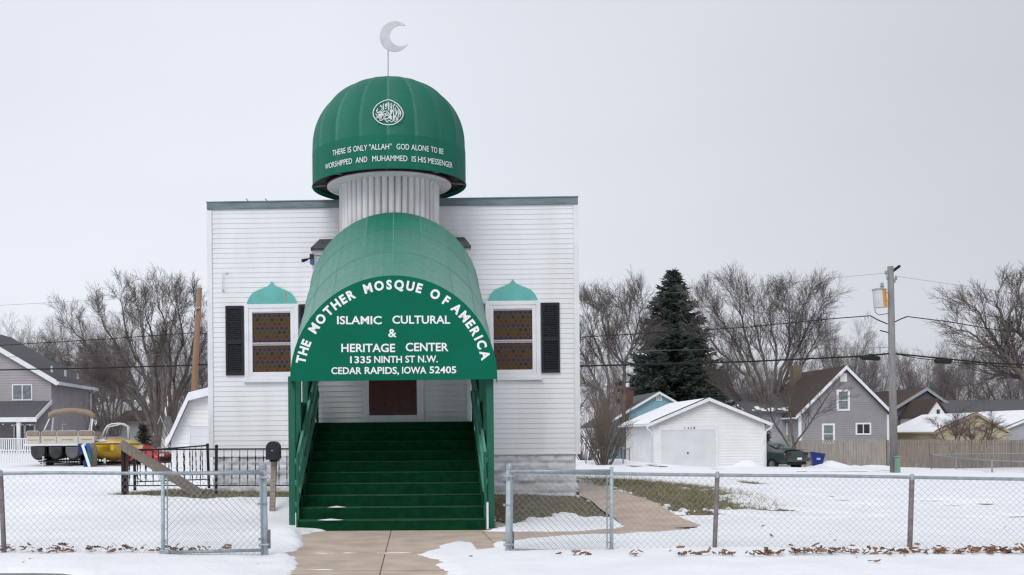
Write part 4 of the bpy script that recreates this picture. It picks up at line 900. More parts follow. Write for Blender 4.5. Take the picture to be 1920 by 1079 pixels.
def gable_house(root, W, L, he, hr, wall_m, roof_m, trim_m, oh=.25, ohe=.3, peak=.5, zb=-.6, th=.14, snow=None, pitch=.15):
    """front wall on y=0, x 0..W; ridge along y"""
    mb = MB(); pkx = W*peak
    mb.prism([(0, zb), (W, zb), (W, he), (pkx, hr), (0, he)], 0, L); mb.build('wall', wall_m, root)
    clap_front(root, [(0, zb), (W, zb), (W, he), (pkx, hr), (0, he)], pitch, wall_m)
    sl_l = (hr-he)/pkx; sl_r = (hr-he)/(W-pkx)
    xl, zl_ = -ohe, he-ohe*sl_l; xr, zr_ = W+ohe, he-ohe*sl_r
    mb = MB(); e = .012
    mb.prism([(xl, zl_+e), (pkx, hr+e), (xr, zr_+e), (xr, zr_+e+th), (pkx, hr+e+th), (xl, zl_+e+th)], -oh, L+oh); roof = mb.build('roof', roof_m, root)
    mb = MB(); a = th+.02
    mb.prism([(xl-.01, zl_-.04), (pkx, hr-.04), (xr+.01, zr_-.04), (xr+.01, zr_+a), (pkx, hr+a), (xl-.01, zl_+a)], -oh-.04, -oh-.002); mb.build('rake_board', trim_m, roof)
    for x_, z_ in ((xl-.05, zl_), (xr+.05, zr_)):
        mb = MB(); mb.tube([(x_, -oh, z_+.05), (x_, L+oh, z_+.05)], .055, 6); mb.build('gutter', trim_m, roof)
    if snow:
        for x0, z0, s_ in ((xl, zl_, 'l'), (xr, zr_, 'r')):
            if s_ in snow:
                mb = MB(); n = 14
                for i in range(n):
                    def q(t, dz): return (x0+(pkx-x0)*t, z0+(hr-z0)*t+e+th+dz)
                    for j in range(10):
                        y0, y1 = -oh+.06+(L+2*oh-.12)*j/10, -oh+.06+(L+2*oh-.12)*(j+1)/10
                        def h_(t, yy): return .005+.055*min(1, min(t, 1-t)*14)*(.75+.5*float(fbm(t*5, yy*.7, 3, 3)))
                        P_ = [(*q(i/n, 0), y0), (*q(i/n, 0), y1), (*q((i+1)/n, 0), y1), (*q((i+1)/n, 0), y0)]
                        mb.quad(*[(x_, yy, z_+h_(t, yy)) for (x_, z_, yy), t in zip(P_, (i/n, i/n, (i+1)/n, (i+1)/n))])
                mb.build('snow_cover', SNOWM, roof, smooth=True)
    return roof
def rz_loc(root_rot): return root_rot
def house_at(name, px, D, rot, label, cat='house'):
    x = ray(px, 818)[0]*D; return empty(name, (x, D, 0), rot, label, cat)
def zat(px, py, D): return at(px, py, D).z
# white garage with the address over its door
GD = 50.; gar = house_at('white_garage', 1224.5, GD, -.05, 'white clapboard garage with snow on its roof and its number over the door', 'garage')
gW = (1428-1224.5)/40.; ge, gr = zat(1224, 795, GD), zat(1327, 751, GD)
groof = gable_house(gar, gW, 7.2, ge, gr, FARWHITE, ROOF_DK, TRIM, .25, .28, .5, -.5, .10, 'lr', .125)
dx0, dx1 = (1239-1224.5)/40, (1340-1224.5)/40; dzt = zat(1290, 807, GD); dzb = zat(1290, 876, GD)
casing('door_casing', dx0-.10, dx1+.10, dzb-.3, zat(1290, 797, GD), .10, -.05, -.001, TRIM, gar)
gd = MB(); gd.box(dx0, dx1, -.036, -.003, dzb-.2, dzt)
gd = gd.build('garage_door', mat('painted garage door', (.68, .69, .71), (.62, .63, .645), 1.5, .5), gar)
mb = MB(); mb.box(dx0+1.2, dx0+1.26, -.06, -.037, dzb+.62, dzb+.70); mb.build('handle', BLACKM, gd)
mb = MB(); mb.box(dx0, dx1, -.040, -.003, dzt+.012, zat(1290, 797, GD)-.1); hd = mb.build('header_board', TRIM, gar)
for c, px in zip('1328', (1282.5, 1288.0, 1292.8, 1298.8)):
    v, f = text_mesh_n(c, .02); mb = MB(); x_ = (px-1224.5)/40; mb.add([(x_+p[0]*.125, -.044, dzt+.04+p[1]*.14) for p in v], f); mb.build('address_number', BLACKM, hd)
for x_, sg in ((-.02, -1), (gW+.02, 1)):
    mb = MB(); mb.tube([(x_+sg*.30, -.2, ge-.10), (x_+sg*.28, -.2, ge-.22), (x_+sg*.06, -.06, ge-.40), (x_+sg*.05, -.06, dzb-.1)], .045, 8); mb.build('downspout', TRIM, gar, smooth=True)
for x_ in (0, gW):
    mb = MB(); mb.box(x_-.05, x_+.05, -.02, .06, dzb-.2, ge-.04); mb.build('corner_board', TRIM, gar)
# grey mauve house behind the privacy fence
HD = 68.; hs_ = HD/2000; h1 = house_at('grey_house', 1500, HD, -.02, 'grey mauve gabled house with a steep brown roof behind the pale board fence')
hW = (1664-1500)*hs_; h1e, h1r = zat(1582, 775, HD), zat(1583, 692, HD)
r1 = gable_house(h1, hW, 8.0, h1e, h1r, PURPLE2, ROOF_BR, TRIM, .3, .35, .51, -1, .18)
def hx(px): return (px-1500)*hs_
add_window(h1, hx(1572), hx(1589), zat(1580, 767, HD), zat(1580, 735, HD), 0, .13, 'h', GLASSM)
add_window(h1, hx(1577), hx(1586), zat(1580, 715, HD), zat(1580, 702, HD), 0, .06, '', FARWHITE)
add_window(h1, hx(1544), hx(1561), zat(1550, 830, HD), zat(1550, 798, HD), 0, .12, 'h', GLASSM)
add_window(h1, hx(1606), hx(1629), zat(1617, 813, HD), zat(1617, 796, HD), 0, .10, 'v', GLASSD)
for x_ in (.0, hW): mb = MB(); mb.box(x_-.09, x_+.09, -.025, .05, -1, h1e-.1); mb.build('corner_board', TRIM, h1)
mb = MB(); mb.box(hW*.51+.9, hW*.51+1.45, 2.8, 3.4, h1e+1.2, h1r+.12); mb.build('chimney', BRICK, r1)
mb = MB(); mb.box(hW*.51-.95, hW*.51-.3, 6.4, 7.0, h1r-1.0, h1r+.65); mb.build('chimney', mat('tan chimney', (.22, .17, .10), (.16, .13, .09), 8, .9), r1)
wg = house_at('grey_wing', 1412, HD+2.2, 0, 'low grey side wing with a patchy snowy roof left of the gabled grey house')
wW = (1502-1412)*(HD+2.2)/2000; we = zat(1450, 776, HD+2.2)
mb = MB(); mb.box(0, wW-.3, 0, 4, -1, we); mb.build('wall', FARGREY, wg)
mb = MB(); mb.prismx([(-.3, we), (-.3, we+.12), (4.2, we+1.5), (4.2, we+1.3)], -.3, wW-.32); wr = mb.build('roof', ROOF_DK, wg)
mb = MB()
for i in range(9):
    x_ = -.2+i*.36+rng.uniform(0, .15); l_ = rng.uniform(.2, 1.2); y0 = rng.uniform(-.25, .2); mb.add([(x_, y0, we+.135+(y0+.3)*.307), (x_+l_*.35+.15, y0, we+.135+(y0+.3)*.307), (x_+l_*.3+.1, y0+l_, we+.14+(y0+l_+.3)*.307), (x_+.05, y0+l_*.8, we+.14+(y0+l_*.8+.3)*.307)], [(0, 1, 2, 3)])
mb.build('snow_cover', SNOWM, wr)
add_window(wg, (1477-1412)*(HD+2.2)/2000, (1486-1412)*(HD+2.2)/2000, zat(1480, 814, HD+2.2), zat(1480, 797, HD+2.2), 0, .1, '', GLASSM)
# pale blue house
BD = 76.; bs = BD/2000; bh = house_at('blue_house', 1180, BD, -.02, 'pale blue gabled house behind the white garage, with a brick chimney')
bW = (1290-1180)*bs; be, br_ = zat(1234, 768, BD), zat(1235, 738.5, BD)
rb_ = gable_house(bh, bW, 9, be-.1, br_, BLUES, ROOF_DK, TRIM, .3, 2.2, .5, -1, .12)
add_window(bh, (1231.5-1180)*bs, (1240-1180)*bs, zat(1235, 750.5, BD), zat(1235, 743, BD), 0, .05, '', mat('cream vent', (.6, .55, .45)))
mb = MB(); cx_ = (1182-1180)*bs; mb.box(cx_-.35, cx_+.42, 1.0, 1.8, 0, zat(1180, 727, BD)); mb.box(cx_-.42, cx_+.49, .93, 1.87, zat(1180, 728, BD), zat(1180, 725, BD)); ch_ = mb.build('chimney', BRICK, bh)
mb = MB(); mb.tube([(cx_+.1, 1.4, zat(1180, 726, BD)), (cx_+.1, 1.4, zat(1180, 717, BD))], .16, 8); mb.build('flue', WHITE, ch_)
# tan garage and the dark roofs behind it
TD = 66.; ts = TD/2000; tg = house_at('tan_garage', 1756, TD, -.02, 'tan gabled garage with a snow covered roof behind the dark board fence', 'garage')
tW = (1885-1756)*ts; te, tr_ = zat(1800, 810, TD), zat(1826, 777, TD)
gable_house(tg, tW, 6.4, te, tr_, TANS, ROOF_DK, mat('tan trim', (.40, .34, .24)), .15, .2, .56, -1, .09, 'lr')
d1h = house_at('dark_gable_house', 1660, 84, 0, 'dark grey gabled house with one pale rake behind the utility pole')
ds = 84/2000; gable_house(d1h, (1800-1660)*ds, 10, zat(1730, 778, 84), zat(1738, 732, 84), mat('dark grey wall', (.13, .125, .13), (.11, .105, .11), 2, .8), ROOF_BR, FARGREY, .25, .4, .54, -1, .2)
d2h = house_at('long_roof_house', 1735, 80, 0, 'house with a long dark roof and small white gable behind the tan garage')
ds = 80/2000; mb = MB(); mb.box(1.2, 9.6, .8, 8, -1, zat(1800, 780, 80)); mb.build('wall', FARGREY, d2h)
e_ = zat(1800, 779, 80); t_ = zat(1800, 747, 80); mb = MB(); mb.prismx([(.3, e_), (.3, e_+.15), (4.6, t_), (8.7, e_+.15), (8.7, e_), (4.6, t_-.18)], .9, 11); mb.build('roof', ROOF_DK, d2h)
mb = MB(); gx0, gx1 = (1737-1735)*ds, (1776-1735)*ds; mb.prism([(gx0, -1), (gx1, -1), (gx1, e_-.1), ((gx0+gx1)/2, t_-.2), (gx0, e_-.1)], 0, 4); gb_ = mb.build('gable_wall', FARWHITE, d2h)
mb = MB(); m_ = (gx0+gx1)/2; mb.prism([(gx0-.2, e_-.2), (m_, t_-.18), (gx1+.2, e_-.2), (gx1+.2, e_-.05), (m_, t_-.0), (gx0-.2, e_-.05)], -.15, 4); mb.build('gable_roof', ROOF_BR, d2h)
add_window(d2h, gx0+.75, gx0+1.0, e_+.05, e_+.45, 0, .03, '', GLASSD)
w3 = house_at('pale_garage', 1880, 72, 0, 'pale grey garage with a wide snowy roof at the right edge', 'garage')
ds = 72/2000; gable_house(w3, 4.4, 8, zat(1900, 806, 72), zat(1900, 771, 72), FARGREY, ROOF_DK, TRIM, .2, .3, .72, -1, .1, 'l')
# left: two storey house with porch roof
LD = 60.; LX = ray(97, 818)[0]*LD; lh = empty('grey_two_storey_house', (LX, LD, 0), 0, 'two storey grey mauve house with a dark roof and back porch at the left edge', 'house')
le = zat(97, 713, LD); W_ = 10.; lr_ = le+W_/2*.60
mb = MB(); mb.prism([(-W_, -.5), (0, -.5), (0, le), (-W_/2, lr_), (-W_, le)], 0, 7.6); mb.build('wall', PURPLE, lh); clap_front(lh, [(-W_, -.5), (0, -.5), (0, le), (-W_/2, lr_), (-W_, le)], .15, PURPLE)
mb = MB(); mb.prism([(-W_-.4, le-.24), (-W_/2, lr_), (.4, le-.24), (.4, le-.06), (-W_/2, lr_+.18), (-W_-.4, le-.06)], -.35, 8.0); lroof = mb.build('roof', ROOF_DK, lh)
mb = MB(); mb.prism([(-W_-.42, le-.34), (-W_/2, lr_-.08), (.42, le-.34), (.42, le-.03), (-W_/2, lr_+.21), (-W_-.42, le-.03)], -.39, -.352); mb.build('rake_board', TRIM, lroof)
mb = MB(); mb.box(.40, .53, -.36, 8.0, le-.28, le-.10); mb.build('gutter', TRIM, lroof)
for sx, sy in ((-.65, 2.2), (-.45, 4.2), (-.4, 6.6)):
    mb = MB(); z_ = le-.05-(sx-.4)*.6; mb.tube([(sx, sy, z_-.1), (sx, sy, z_+.36)], .07, 8); mb.build('vent_pipe', TRIM, lroof)
mb = MB(); mb.tube([(.45, 7.7, le-.25), (.1, 7.7, le-.5), (.08, 7.7, 0)], .06, 6); mb.build('downspout', TRIM, lh)
ls = LD/2000
def lx(px): return (px-97)*ls
add_window(lh, lx(26), lx(59.5), zat(40, 749, LD), zat(40, 723, LD), 0, .07, 'v', GLASSM)
porch = MB(); zt_, zb_ = zat(50, 753, LD), zat(50, 786, LD-2.6)
porch.prismx([(-2.75, zb_-.02), (-2.75, zb_+.1), (-.01, zt_+.02), (-.01, zt_-.12)], -W_, .0); porch = porch.build('porch_roof', ROOF_DK, lh)
mb = MB(); mb.box(-W_, .06, -2.80, -2.752, zb_-.16, zb_+.09); mb.bar((.03, -2.75, zb_+.03), (.03, -.02, zt_-.03), .05, .2); mb.build('porch_fascia', TRIM, porch)
for px in (78, 6):
    mb = MB(); x_ = (px-97)*(LD-2.6)/2000-.4; mb.box(x_-.09, x_+.09, -2.74, -2.56, .1, zb_-.03); mb.build('porch_post', TRIM, lh)
sd_ = MB(); x0, x1 = lx(29), lx(66); sd_.box(x0, x1, -.05, -.002, .3, zat(40, 797, LD)); sd_ = sd_.build('sliding_door', GLASSD, lh)
mb = MB()
for x_ in (x0-.05, (x0+x1)/2, x1): mb.box(x_-.05, x_+.05, -.09, -.052, .3, zat(40, 796, LD))
mb.box(x0, x1, -.09, -.052, zat(40, 798, LD), zat(40, 795.5, LD)); mb.build('door_frame', TRIM, sd_)
mb = MB()                                   # small window on the right hand wall
mb.box(-.02, .05, 1.9, 2.55, zat(120, 816, LD+2), zat(120, 795, LD+2)); fw = mb.build('window', TRIM, lh); mb = MB(); mb.box(.045, .055, 2.0, 2.2, zat(120, 815, LD+2), zat(120, 796.5, LD+2)); mb.box(.045, .055, 2.27, 2.47, zat(120, 815, LD+2), zat(120, 796.5, LD+2)); mb.build('pane', GLASSD, fw)
# string of porch bulbs
mb = MB()
for i in range(12): mb.lathe([(.001, -.05), (.045, 0), (.001, .05)], (-5.6+i*.48, -2.7, zb_-.28-.06*(i % 2)), 6)
mb.build('porch_bulbs', TRIM, lh)
# white gambrel shed
SD = 33.; ss = SD/2000; sh = empty('white_gambrel_shed', (ray(313, 818)[0]*SD, SD, 0), 0, 'white gambrel roofed shed half hidden behind the left corner of the mosque', 'shed')
def sx(px): return (px-313)*ss
prof = [(sx(313), zat(313, 833, SD)), (sx(321), zat(321, 823, SD)), (sx(357), zat(357, 746, SD)), (sx(392), zat(392, 737, SD)), (sx(440), zat(440, 725, SD))]
full = prof+[(2*prof[-1][0]-x, z) for x, z in prof[:-1][::-1]]
mb = MB(); mb.prism([(full[0][0]+.12, -.2)]+[(x+(.12 if i < 1 else (-.12 if i == len(full)-1 else 0)), z-.03) for i, (x, z) in enumerate(full)]+[(full[-1][0]-.12, -.2)], 0, 6); mb.build('wall', FARWHITE, sh); clap_front(sh, [(full[0][0]+.12, -.2)]+[(x, z-.05) for x, z in full[1:-1]]+[(full[-1][0]-.12, -.2)], .15, FARWHITE)
mb = MB(); mb.prism(full+[(x, z+.14) for x, z in full[::-1]], -.25, 6.2); rr_ = mb.build('roof', ROOF_DK, sh)
mb = MB(); mb.prism([(x, z-.10) for x, z in full]+[(x, z+.15) for x, z in full[::-1]], -.30, -.252); mb.build('rake_board', TRIM, rr_)
sdoor = MB(); sdoor.box(sx(357), sx(430), -.05, -.002, 0, zat(370, 800, SD)); sdoor = sdoor.build('shed_door', siding_mat('shed door panels', (.66, .67, .70), (.60, .61, .63), .25), sh)
mb = MB(); mb.box(sx(355), sx(357), -.07, -.002, 0, zat(370, 798, SD)); mb.box(sx(355), sx(432), -.07, -.002, zat(370, 799.9, SD), zat(370, 797.5, SD)); mb.build('door_trim', TRIM, sdoor)
# far pale house end between the trunks, and a paler one left of it
f1 = house_at('white_gabled_shed', 286, 62, 0, 'small white gable end seen between the trunks beyond the red car', 'shed'); fs_ = 62/2000
gable_house(f1, 32*fs_, 5, zat(300, 822, 62), zat(300, 782, 62), FARWHITE, FARGREY, TRIM, .1, .1, .5, -.5, .06); add_window(f1, 14*fs_, 15.6*fs_, zat(300, 812, 62), zat(300, 805, 62), 0, .02, '', GLASSD)
f2 = house_at('pale_ranch_house', 182, 85, 0, 'long pale house low behind the yellow boat'); fs_ = 85/2000
mb = MB(); mb.box(0, 70*fs_, 0, 6, -.5, zat(220, 786, 85)); mb.build('wall', FARGREY, f2); mb = MB(); mb.prismx([(-.4, zat(220, 786, 85)), (-.4, zat(220, 783, 85)), (3, zat(220, 752, 85)), (6.4, zat(220, 783, 85)), (6.4, zat(220, 786, 85))], -.3, 70*fs_+.3); mb.build('roof', FARGREY, f2)
f3 = house_at('dark_roofed_house', 225, 78, 0, 'dim house with a low grey roof behind the big left tree'); fs_ = 78/2000
mb = MB(); mb.box(0, 45*fs_, 0, 6, -.5, zat(240, 790, 78)); mb.build('wall', FARGREY, f3); mb = MB(); mb.prismx([(-.4, zat(240, 790, 78)), (-.4, zat(240, 787, 78)), (3, zat(240, 768, 78)), (6.4, zat(240, 787, 78)), (6.4, zat(240, 790, 78))], -.3, 45*fs_+.3); mb.build('roof', ROOF_BR, f3)
# ------------------------------------------------------------------ fences at the back
def board_fence(px0, px1, D0, D1, top0, top1, m, label, bw=.14):
    A, B = at(px0, top0, D0), at(px1, top1, D1); n = int((B-A).length/bw); r_ = random.Random(int(px0)); mb = MB(); d = (B-A)/n; f = empty('board_fence', (0, 0, 0), 0, label, 'fence')
    for i in range(n):
        p = A+d*i; q = A+d*(i+.955); dz = r_.uniform(-.02, .03); dy = r_.uniform(0, .02); z0 = g(p.x, p.y)-.2
        mb.add([(p.x, p.y+dy, z0), (q.x, q.y+dy, z0), (q.x, q.y+dy, q.z+dz), (p.x+.03, p.y+dy, p.z+dz), (p.x, p.y+.02+dy, z0), (q.x, q.y+.02+dy, z0), (q.x, q.y+.02+dy, q.z+dz), (p.x+.03, p.y+.02+dy, p.z+dz)], [(0, 1, 2, 3), (7, 6, 5, 4), (0, 3, 7, 4), (1, 5, 6, 2), (3, 2, 6, 7)])
    mb.build('boards', m, f)
    for dz in (-.25, -1.2): mb = MB(); o = Vector((0, .06, dz)); mb.bar(A+o, B+o, .04, .09); mb.build('fence_rail', m, f)
    for i in range(0, n+1, 17):
        p = A+d*i; mb = MB(); mb.box(p.x-.05, p.x+.05, p.y+.085, p.y+.185, g(p.x, p.y)-.2, p.z-.02); mb.build('fence_post', m, f)
    return f
board_fence(1500, 1662, 60, 60, 826, 825, FENCEW1, 'pale weathered board fence between the green car and the utility pole')
board_fence(1662.5, 2060, 60, 60, 825.5, 825, FENCEW2, 'darker brown board fence right of the utility pole')
board_fence(1443, 1500, 62, 62, 829, 829, FENCEW1, 'short pale board fence behind the green car roof')
def far_chain(pts, D, label, h=1.15):
    f = empty('chain_link_fence', (0, 0, 0), 0, label, 'fence'); PP = [at(x, y, d) for x, y, d in pts]
    for a, b in zip(PP[:-1], PP[1:]):
        mb = MB(); mb.tube([a, b], .02, 6); mb.build('top_rail', GALV, f)
        L = (b-a).length; V, Fq = fabric_mesh(0, L, 0, 1, 0, .09, .09, .0025); V = np.array(V); t = V[:, 0]/L; hh = V[:, 2].copy()
        x_ = a.x+(b.x-a.x)*t; y_ = a.y+(b.y-a.y)*t; z0 = terr(x_, y_); zt_ = a.z+(b.z-a.z)*t; np_mesh('wire_fabric', np.stack([x_, y_, z0+(zt_-z0)*hh], -1), Fq, WIRE, f)
    for p in PP: mb = MB(); mb.tube([(p.x, p.y, g(p.x, p.y)-.1), p+Vector((0, 0, .04))], .03, 8); mb.build('line_post', GALV, f)
    return f
far_chain([(1746, 852, 53), (1793, 859, 45), (1860, 864, 41), (1990, 868, 38)], 50, 'low grey chain link fence before the dark board fence at far right')
far_chain([(1980, 850, 56), (1746, 852, 53)], 50, 'back run of low chain link fence hugging the dark board fence')
far_chain([(1098, 838, 45), (1168, 840, 45), (1180, 842, 47)], 45, 'low chain link fence under the bare bush beside the white garage')
pf = empty('picket_fence', (0, 0, 0), 0, 'white picket fence behind the parked boats on the left', 'fence')
PD = 50.; a, b = at(-60, 842, PD), at(206, 843, PD); n = int((b-a).length/.125)
for k_ in range(3):
    mb = MB(); i0, i1 = n*k_//3, n*(k_+1)//3
    for i in range(i0, i1):
        p = a+(b-a)*(i/n); z0 = g(p.x, p.y); mb.prism([(p.x, z0), (p.x+.07, z0), (p.x+.07, p.z-.05), (p.x+.035, p.z), (p.x, p.z-.05)], p.y, p.y+.025)
    mb.build('picket_panel', PICKET, pf)
for dz in (-.2, -.75): mb = MB(); o = Vector((0, .045, dz)); mb.bar(a+o, b+o, .035, .08); mb.build('fence_rail', PICKET, pf)
dk_ = empty('porch_railing', (0, 0, 0), 0, 'white balustrade of the back porch above the picket fence', 'railing'); RD = 56.8
a, b = at(-60, 823, RD), at(76, 823, RD); c, d = at(-60, 845, RD), at(76, 845, RD)
mb = MB(); mb.bar(a, b, .08, .06); mb.build('top_rail', PICKET, dk_); mb = MB(); mb.bar(c, d, .06, .06); mb.build('bottom_rail', PICKET, dk_)
mb = MB(); n = 34
for i in range(n): p, q = a.lerp(b, i/n), c.lerp(d, i/n); mb.box(p.x-.03, p.x+.03, p.y-.02, p.y+.02, q.z+.031, p.z-.031)
mb.build('balusters', PICKET, dk_)
mb = MB(); mb.box(a.x, b.x, RD-.1, RD+2.9, -.1, c.z-.2); mb.build('porch_deck', FARWHITE, dk_)
# ------------------------------------------------------------------ vehicles and boats
def wheel(parent, x, y, z, r=.31, w_=.2, side=1):
    mb = MB(); pr = [(r*.62, -w_/2), (r*.93, -w_/2), (r, -w_*.32), (r, w_*.32), (r*.93, w_/2), (r*.62, w_/2)]
    n = 20; vs = [(x+yy, y+rr*math.cos(2*math.pi*k/n), z+rr*math.sin(2*math.pi*k/n)) for rr, yy in pr for k in range(n)]
    mb.add(vs, [(j*n+k, j*n+(k+1) % n, (j+1)*n+(k+1) % n, (j+1)*n+k) for j in range(len(pr)-1) for k in range(n)])
    wh = empty('wheel', (0, 0, 0), 0, parent=parent); mb.build('tyre', TYRE, wh, smooth=True)
    mb = MB(); xo = x+side*w_*.36
    mb.add([(xo, y+r*.64*math.cos(2*math.pi*k/n), z+r*.64*math.sin(2*math.pi*k/n)) for k in range(n)]+[(xo-side*.03, y, z)], [(k, (k+1) % n, n) for k in range(n)])
    for k in range(5):
        a = 2*math.pi*k/5; mb.bar((xo+side*.012, y, z), (xo+side*.006, y+r*.6*math.cos(a), z+r*.6*math.sin(a)), .05, .03, (1, 0, 0))
    mb.build('rim', RIM, wh); return wh
def car(root, L, W, st, glass_idx, paint, belt=.80, wx=.16):
    """stations along y (0 = rear .. L = nose): (y, half width, sill, shoulder z, top z, top half width)"""
    rings = []
    for y_, hw, zs_, zsh, zt, tw in st:
        rings.append([(-hw*.90, zs_), (-hw*.985, zs_+.13), (-hw, (zs_+zsh)/2+.06), (-hw*.965, zsh), (-max(tw, .05)-.0, zt-.045), (-tw*.78, zt), (0, zt+.018), (tw*.78, zt), (tw, zt-.045), (hw*.965, zsh), (hw, (zs_+zsh)/2+.06), (hw*.985, zs_+.13), (hw*.90, zs_)])
    n = 13; mb = MB(); vs = [(x, st[i][0], z) for i, r_ in enumerate(rings) for x, z in r_]; fs = []; 
    for i in range(len(st)-1):
        for k in range(n-1): fs.append((i*n+k, i*n+k+1, (i+1)*n+k+1, (i+1)*n+k))
        fs.append((i*n+n-1, i*n, (i+1)*n, (i+1)*n+n-1))
    fs += [tuple(range(n))[::-1], tuple((len(st)-1)*n+k for k in range(n))]
    mb.add(vs, fs); body = mb.build('body', paint, root, smooth=True)
    sub = body.modifiers.new('sub', 'SUBSURF'); sub.levels = 2; sub.render_levels = 2
    return body
CD = 53.5; crx, cry = at(1496, 880, CD)[:2]; cz_ = g(crx, cry)+.07
gc = empty('parked_car', (crx, cry, cz_), R(26), 'dark teal coupe parked nose in beside the white garage', 'car')
st = [(0.0, .74, .34, .70, .80, .56), (.10, .83, .28, .84, .93, .66), (.45, .87, .24, .86, .97, .66), (.95, .88, .22, .87, 1.02, .62), (1.45, .88, .2, .88, 1.24, .54), (2.0, .88, .2, .88, 1.33, .52), (2.6, .88, .2, .87, 1.27, .54), (3.2, .87, .2, .84, .98, .66), (3.7, .86, .2, .78, .88, .66), (4.3, .80, .22, .66, .74, .56), (4.55, .66, .28, .56, .62, .45)]
car(gc, 4.55, 1.76, st, None, TEALCAR)
GLC = mat('tinted car glass', (.05, .07, .085), rough=.06, spec=.8)
mb = MB(); mb.quad((-.52, .88, 1.045), (.52, .88, 1.045), (.42, 1.50, 1.285), (-.42, 1.50, 1.285)); mb.build('rear_window', GLC, gc)
for sg in (-1, 1):
    mb = MB(); q = [(sg*.80, 1.25, .93), (sg*.80, 3.0, .92), (sg*.66, 2.55, 1.19), (sg*.60, 2.0, 1.27), (sg*.63, 1.6, 1.22)]
    q = [(x+sg*.012, y_, z) for x, y_, z in q]; mb.add(q, [tuple(range(5)) if sg > 0 else tuple(range(5))[::-1]]); mb.build('side_window', GLC, gc)
    mb = MB(); mb.box(min(sg*.46, sg*.76), max(sg*.46, sg*.76), -.005, .12, .68, .85); mb.build('tail_light', TAIL, gc, bevel=.03)
    for y_ in (.86, 3.55): wheel(gc, sg*.80, y_, .31-.07, .31, .2, sg)
    mb = MB(); mb.box(min(sg*.86, sg*1.02), max(sg*.86, sg*1.02), 2.75, 2.9, .90, 1.02); mb.build('wing_mirror', TEALCAR, gc, bevel=.03)
mb = MB(); mb.box(-.44, .44, .015, .04, .66, .90); mb.build('boot_lid', TEALCAR, gc, bevel=.02)
mb = MB(); mb.box(-.80, .80, -.10, .12, .36, .60); mb.build('rear_bumper', TEALCAR, gc, bevel=.07)
mb = MB(); mb.box(-.15, .16, -.117, -.102, .47, .585); mb.build('number_plate', TRIM, gc)
mb = MB(); mb.bar((-.7, .22, .985), (.7, .22, .985), .20, .025); mb.build('rear_spoiler', TEALCAR, gc, bevel=.008)
mb = MB(); mb.box(-.62, .62, .02, .1, .22, .34); mb.build('lower_valance', BLACKM, gc)
# red car behind the black railing
nd = Vector((.88, -.475, 0)); p = at(317, 876, 57)-nd*4.3; rc = empty('parked_car', (p.x, p.y, g(p.x, p.y)), math.atan2(-nd.x, nd.y), 'red car half hidden behind the black railing and plank', 'car')
st = [(0.0, .72, .36, .70, .84, .6), (.12, .84, .30, .78, .92, .68), (.5, .88, .26, .82, 1.14, .60), (1.2, .90, .24, .83, 1.30, .58), (2.2, .90, .24, .83, 1.31, .58), (2.7, .89, .24, .82, 1.18, .60), (3.3, .88, .24, .80, .92, .70), (4.0, .84, .26, .72, .82, .62), (4.35, .72, .32, .62, .70, .5)]
car(rc, 4.35, 1.8, st, None, REDCAR)
for sg in (-1, 1):
    mb = MB(); q = [(sg*.85, .75, .88), (sg*.85, 3.0, .87), (sg*.72, 2.6, 1.13), (sg*.68, 2.1, 1.23), (sg*.69, .8, 1.18)]; mb.add(q, [tuple(range(5)) if sg > 0 else tuple(range(5))[::-1]]); mb.build('side_window', GLASSM, rc)
    for y_ in (.9, 3.5): wheel(rc, sg*.82, y_, .31, .31, .2, sg)
    mb = MB(); mb.box(min(sg*.4, sg*.68), max(sg*.4, sg*.68), 4.22, 4.34, .62, .76); mb.build('headlight', TRIM, rc, bevel=.03)
mb = MB(); mb.box(-.7, .7, 4.2, 4.42, .36, .56); mb.build('front_bumper', BLACKM, rc, bevel=.05)
# pontoon boat on its trailer, bow end towards the street
TUBDARK = mat('grimy dark hull', (.022, .023, .026), (.06, .06, .065), 3, .5)
BD_ = 41.6; k = BD_/2000; bp = at(112, 876, BD_); pb = empty('pontoon_boat', (bp.x, bp.y, 0), R(12), 'tan and cream pontoon boat with a folded canvas top on a trailer', 'boat')
def X_(px): return (px-112)*k
def Z_(py): return zat(112, py, BD_)
mb = MB(); mb.box(X_(49), X_(176), -.1, 6.4, Z_(836.5), Z_(832)); mb.build('deck', TRIM, pb, bevel=.02)
for cx_, hw_, m in ((74, 14.5, 'a'), (105, 13.5, 'a'), (135, 13.5, 'b')):
    o_ = [(X_(cx_-hw_), Z_(837)), (X_(cx_+hw_), Z_(837))]+[(X_(cx_+hw_*math.cos(t)), Z_(846+17*math.sin(t))) for t in np.linspace(0, math.pi, 17)]
    mb = MB(); o_ = o_[::-1]; mb.prism(o_, .12, 6.2); c_ = (X_(cx_), Z_(846)); mb.prism([(c_[0]+(x-c_[0])*.86, c_[1]+(z-c_[1])*.86) for x, z in o_], -.15, .118); mb.build('pontoon', TUBDARK if m == 'a' else ALUM, pb, bevel=.03)
panels = [(53.5, 76), (80.5, 106), (108, 145), (147, 175)]
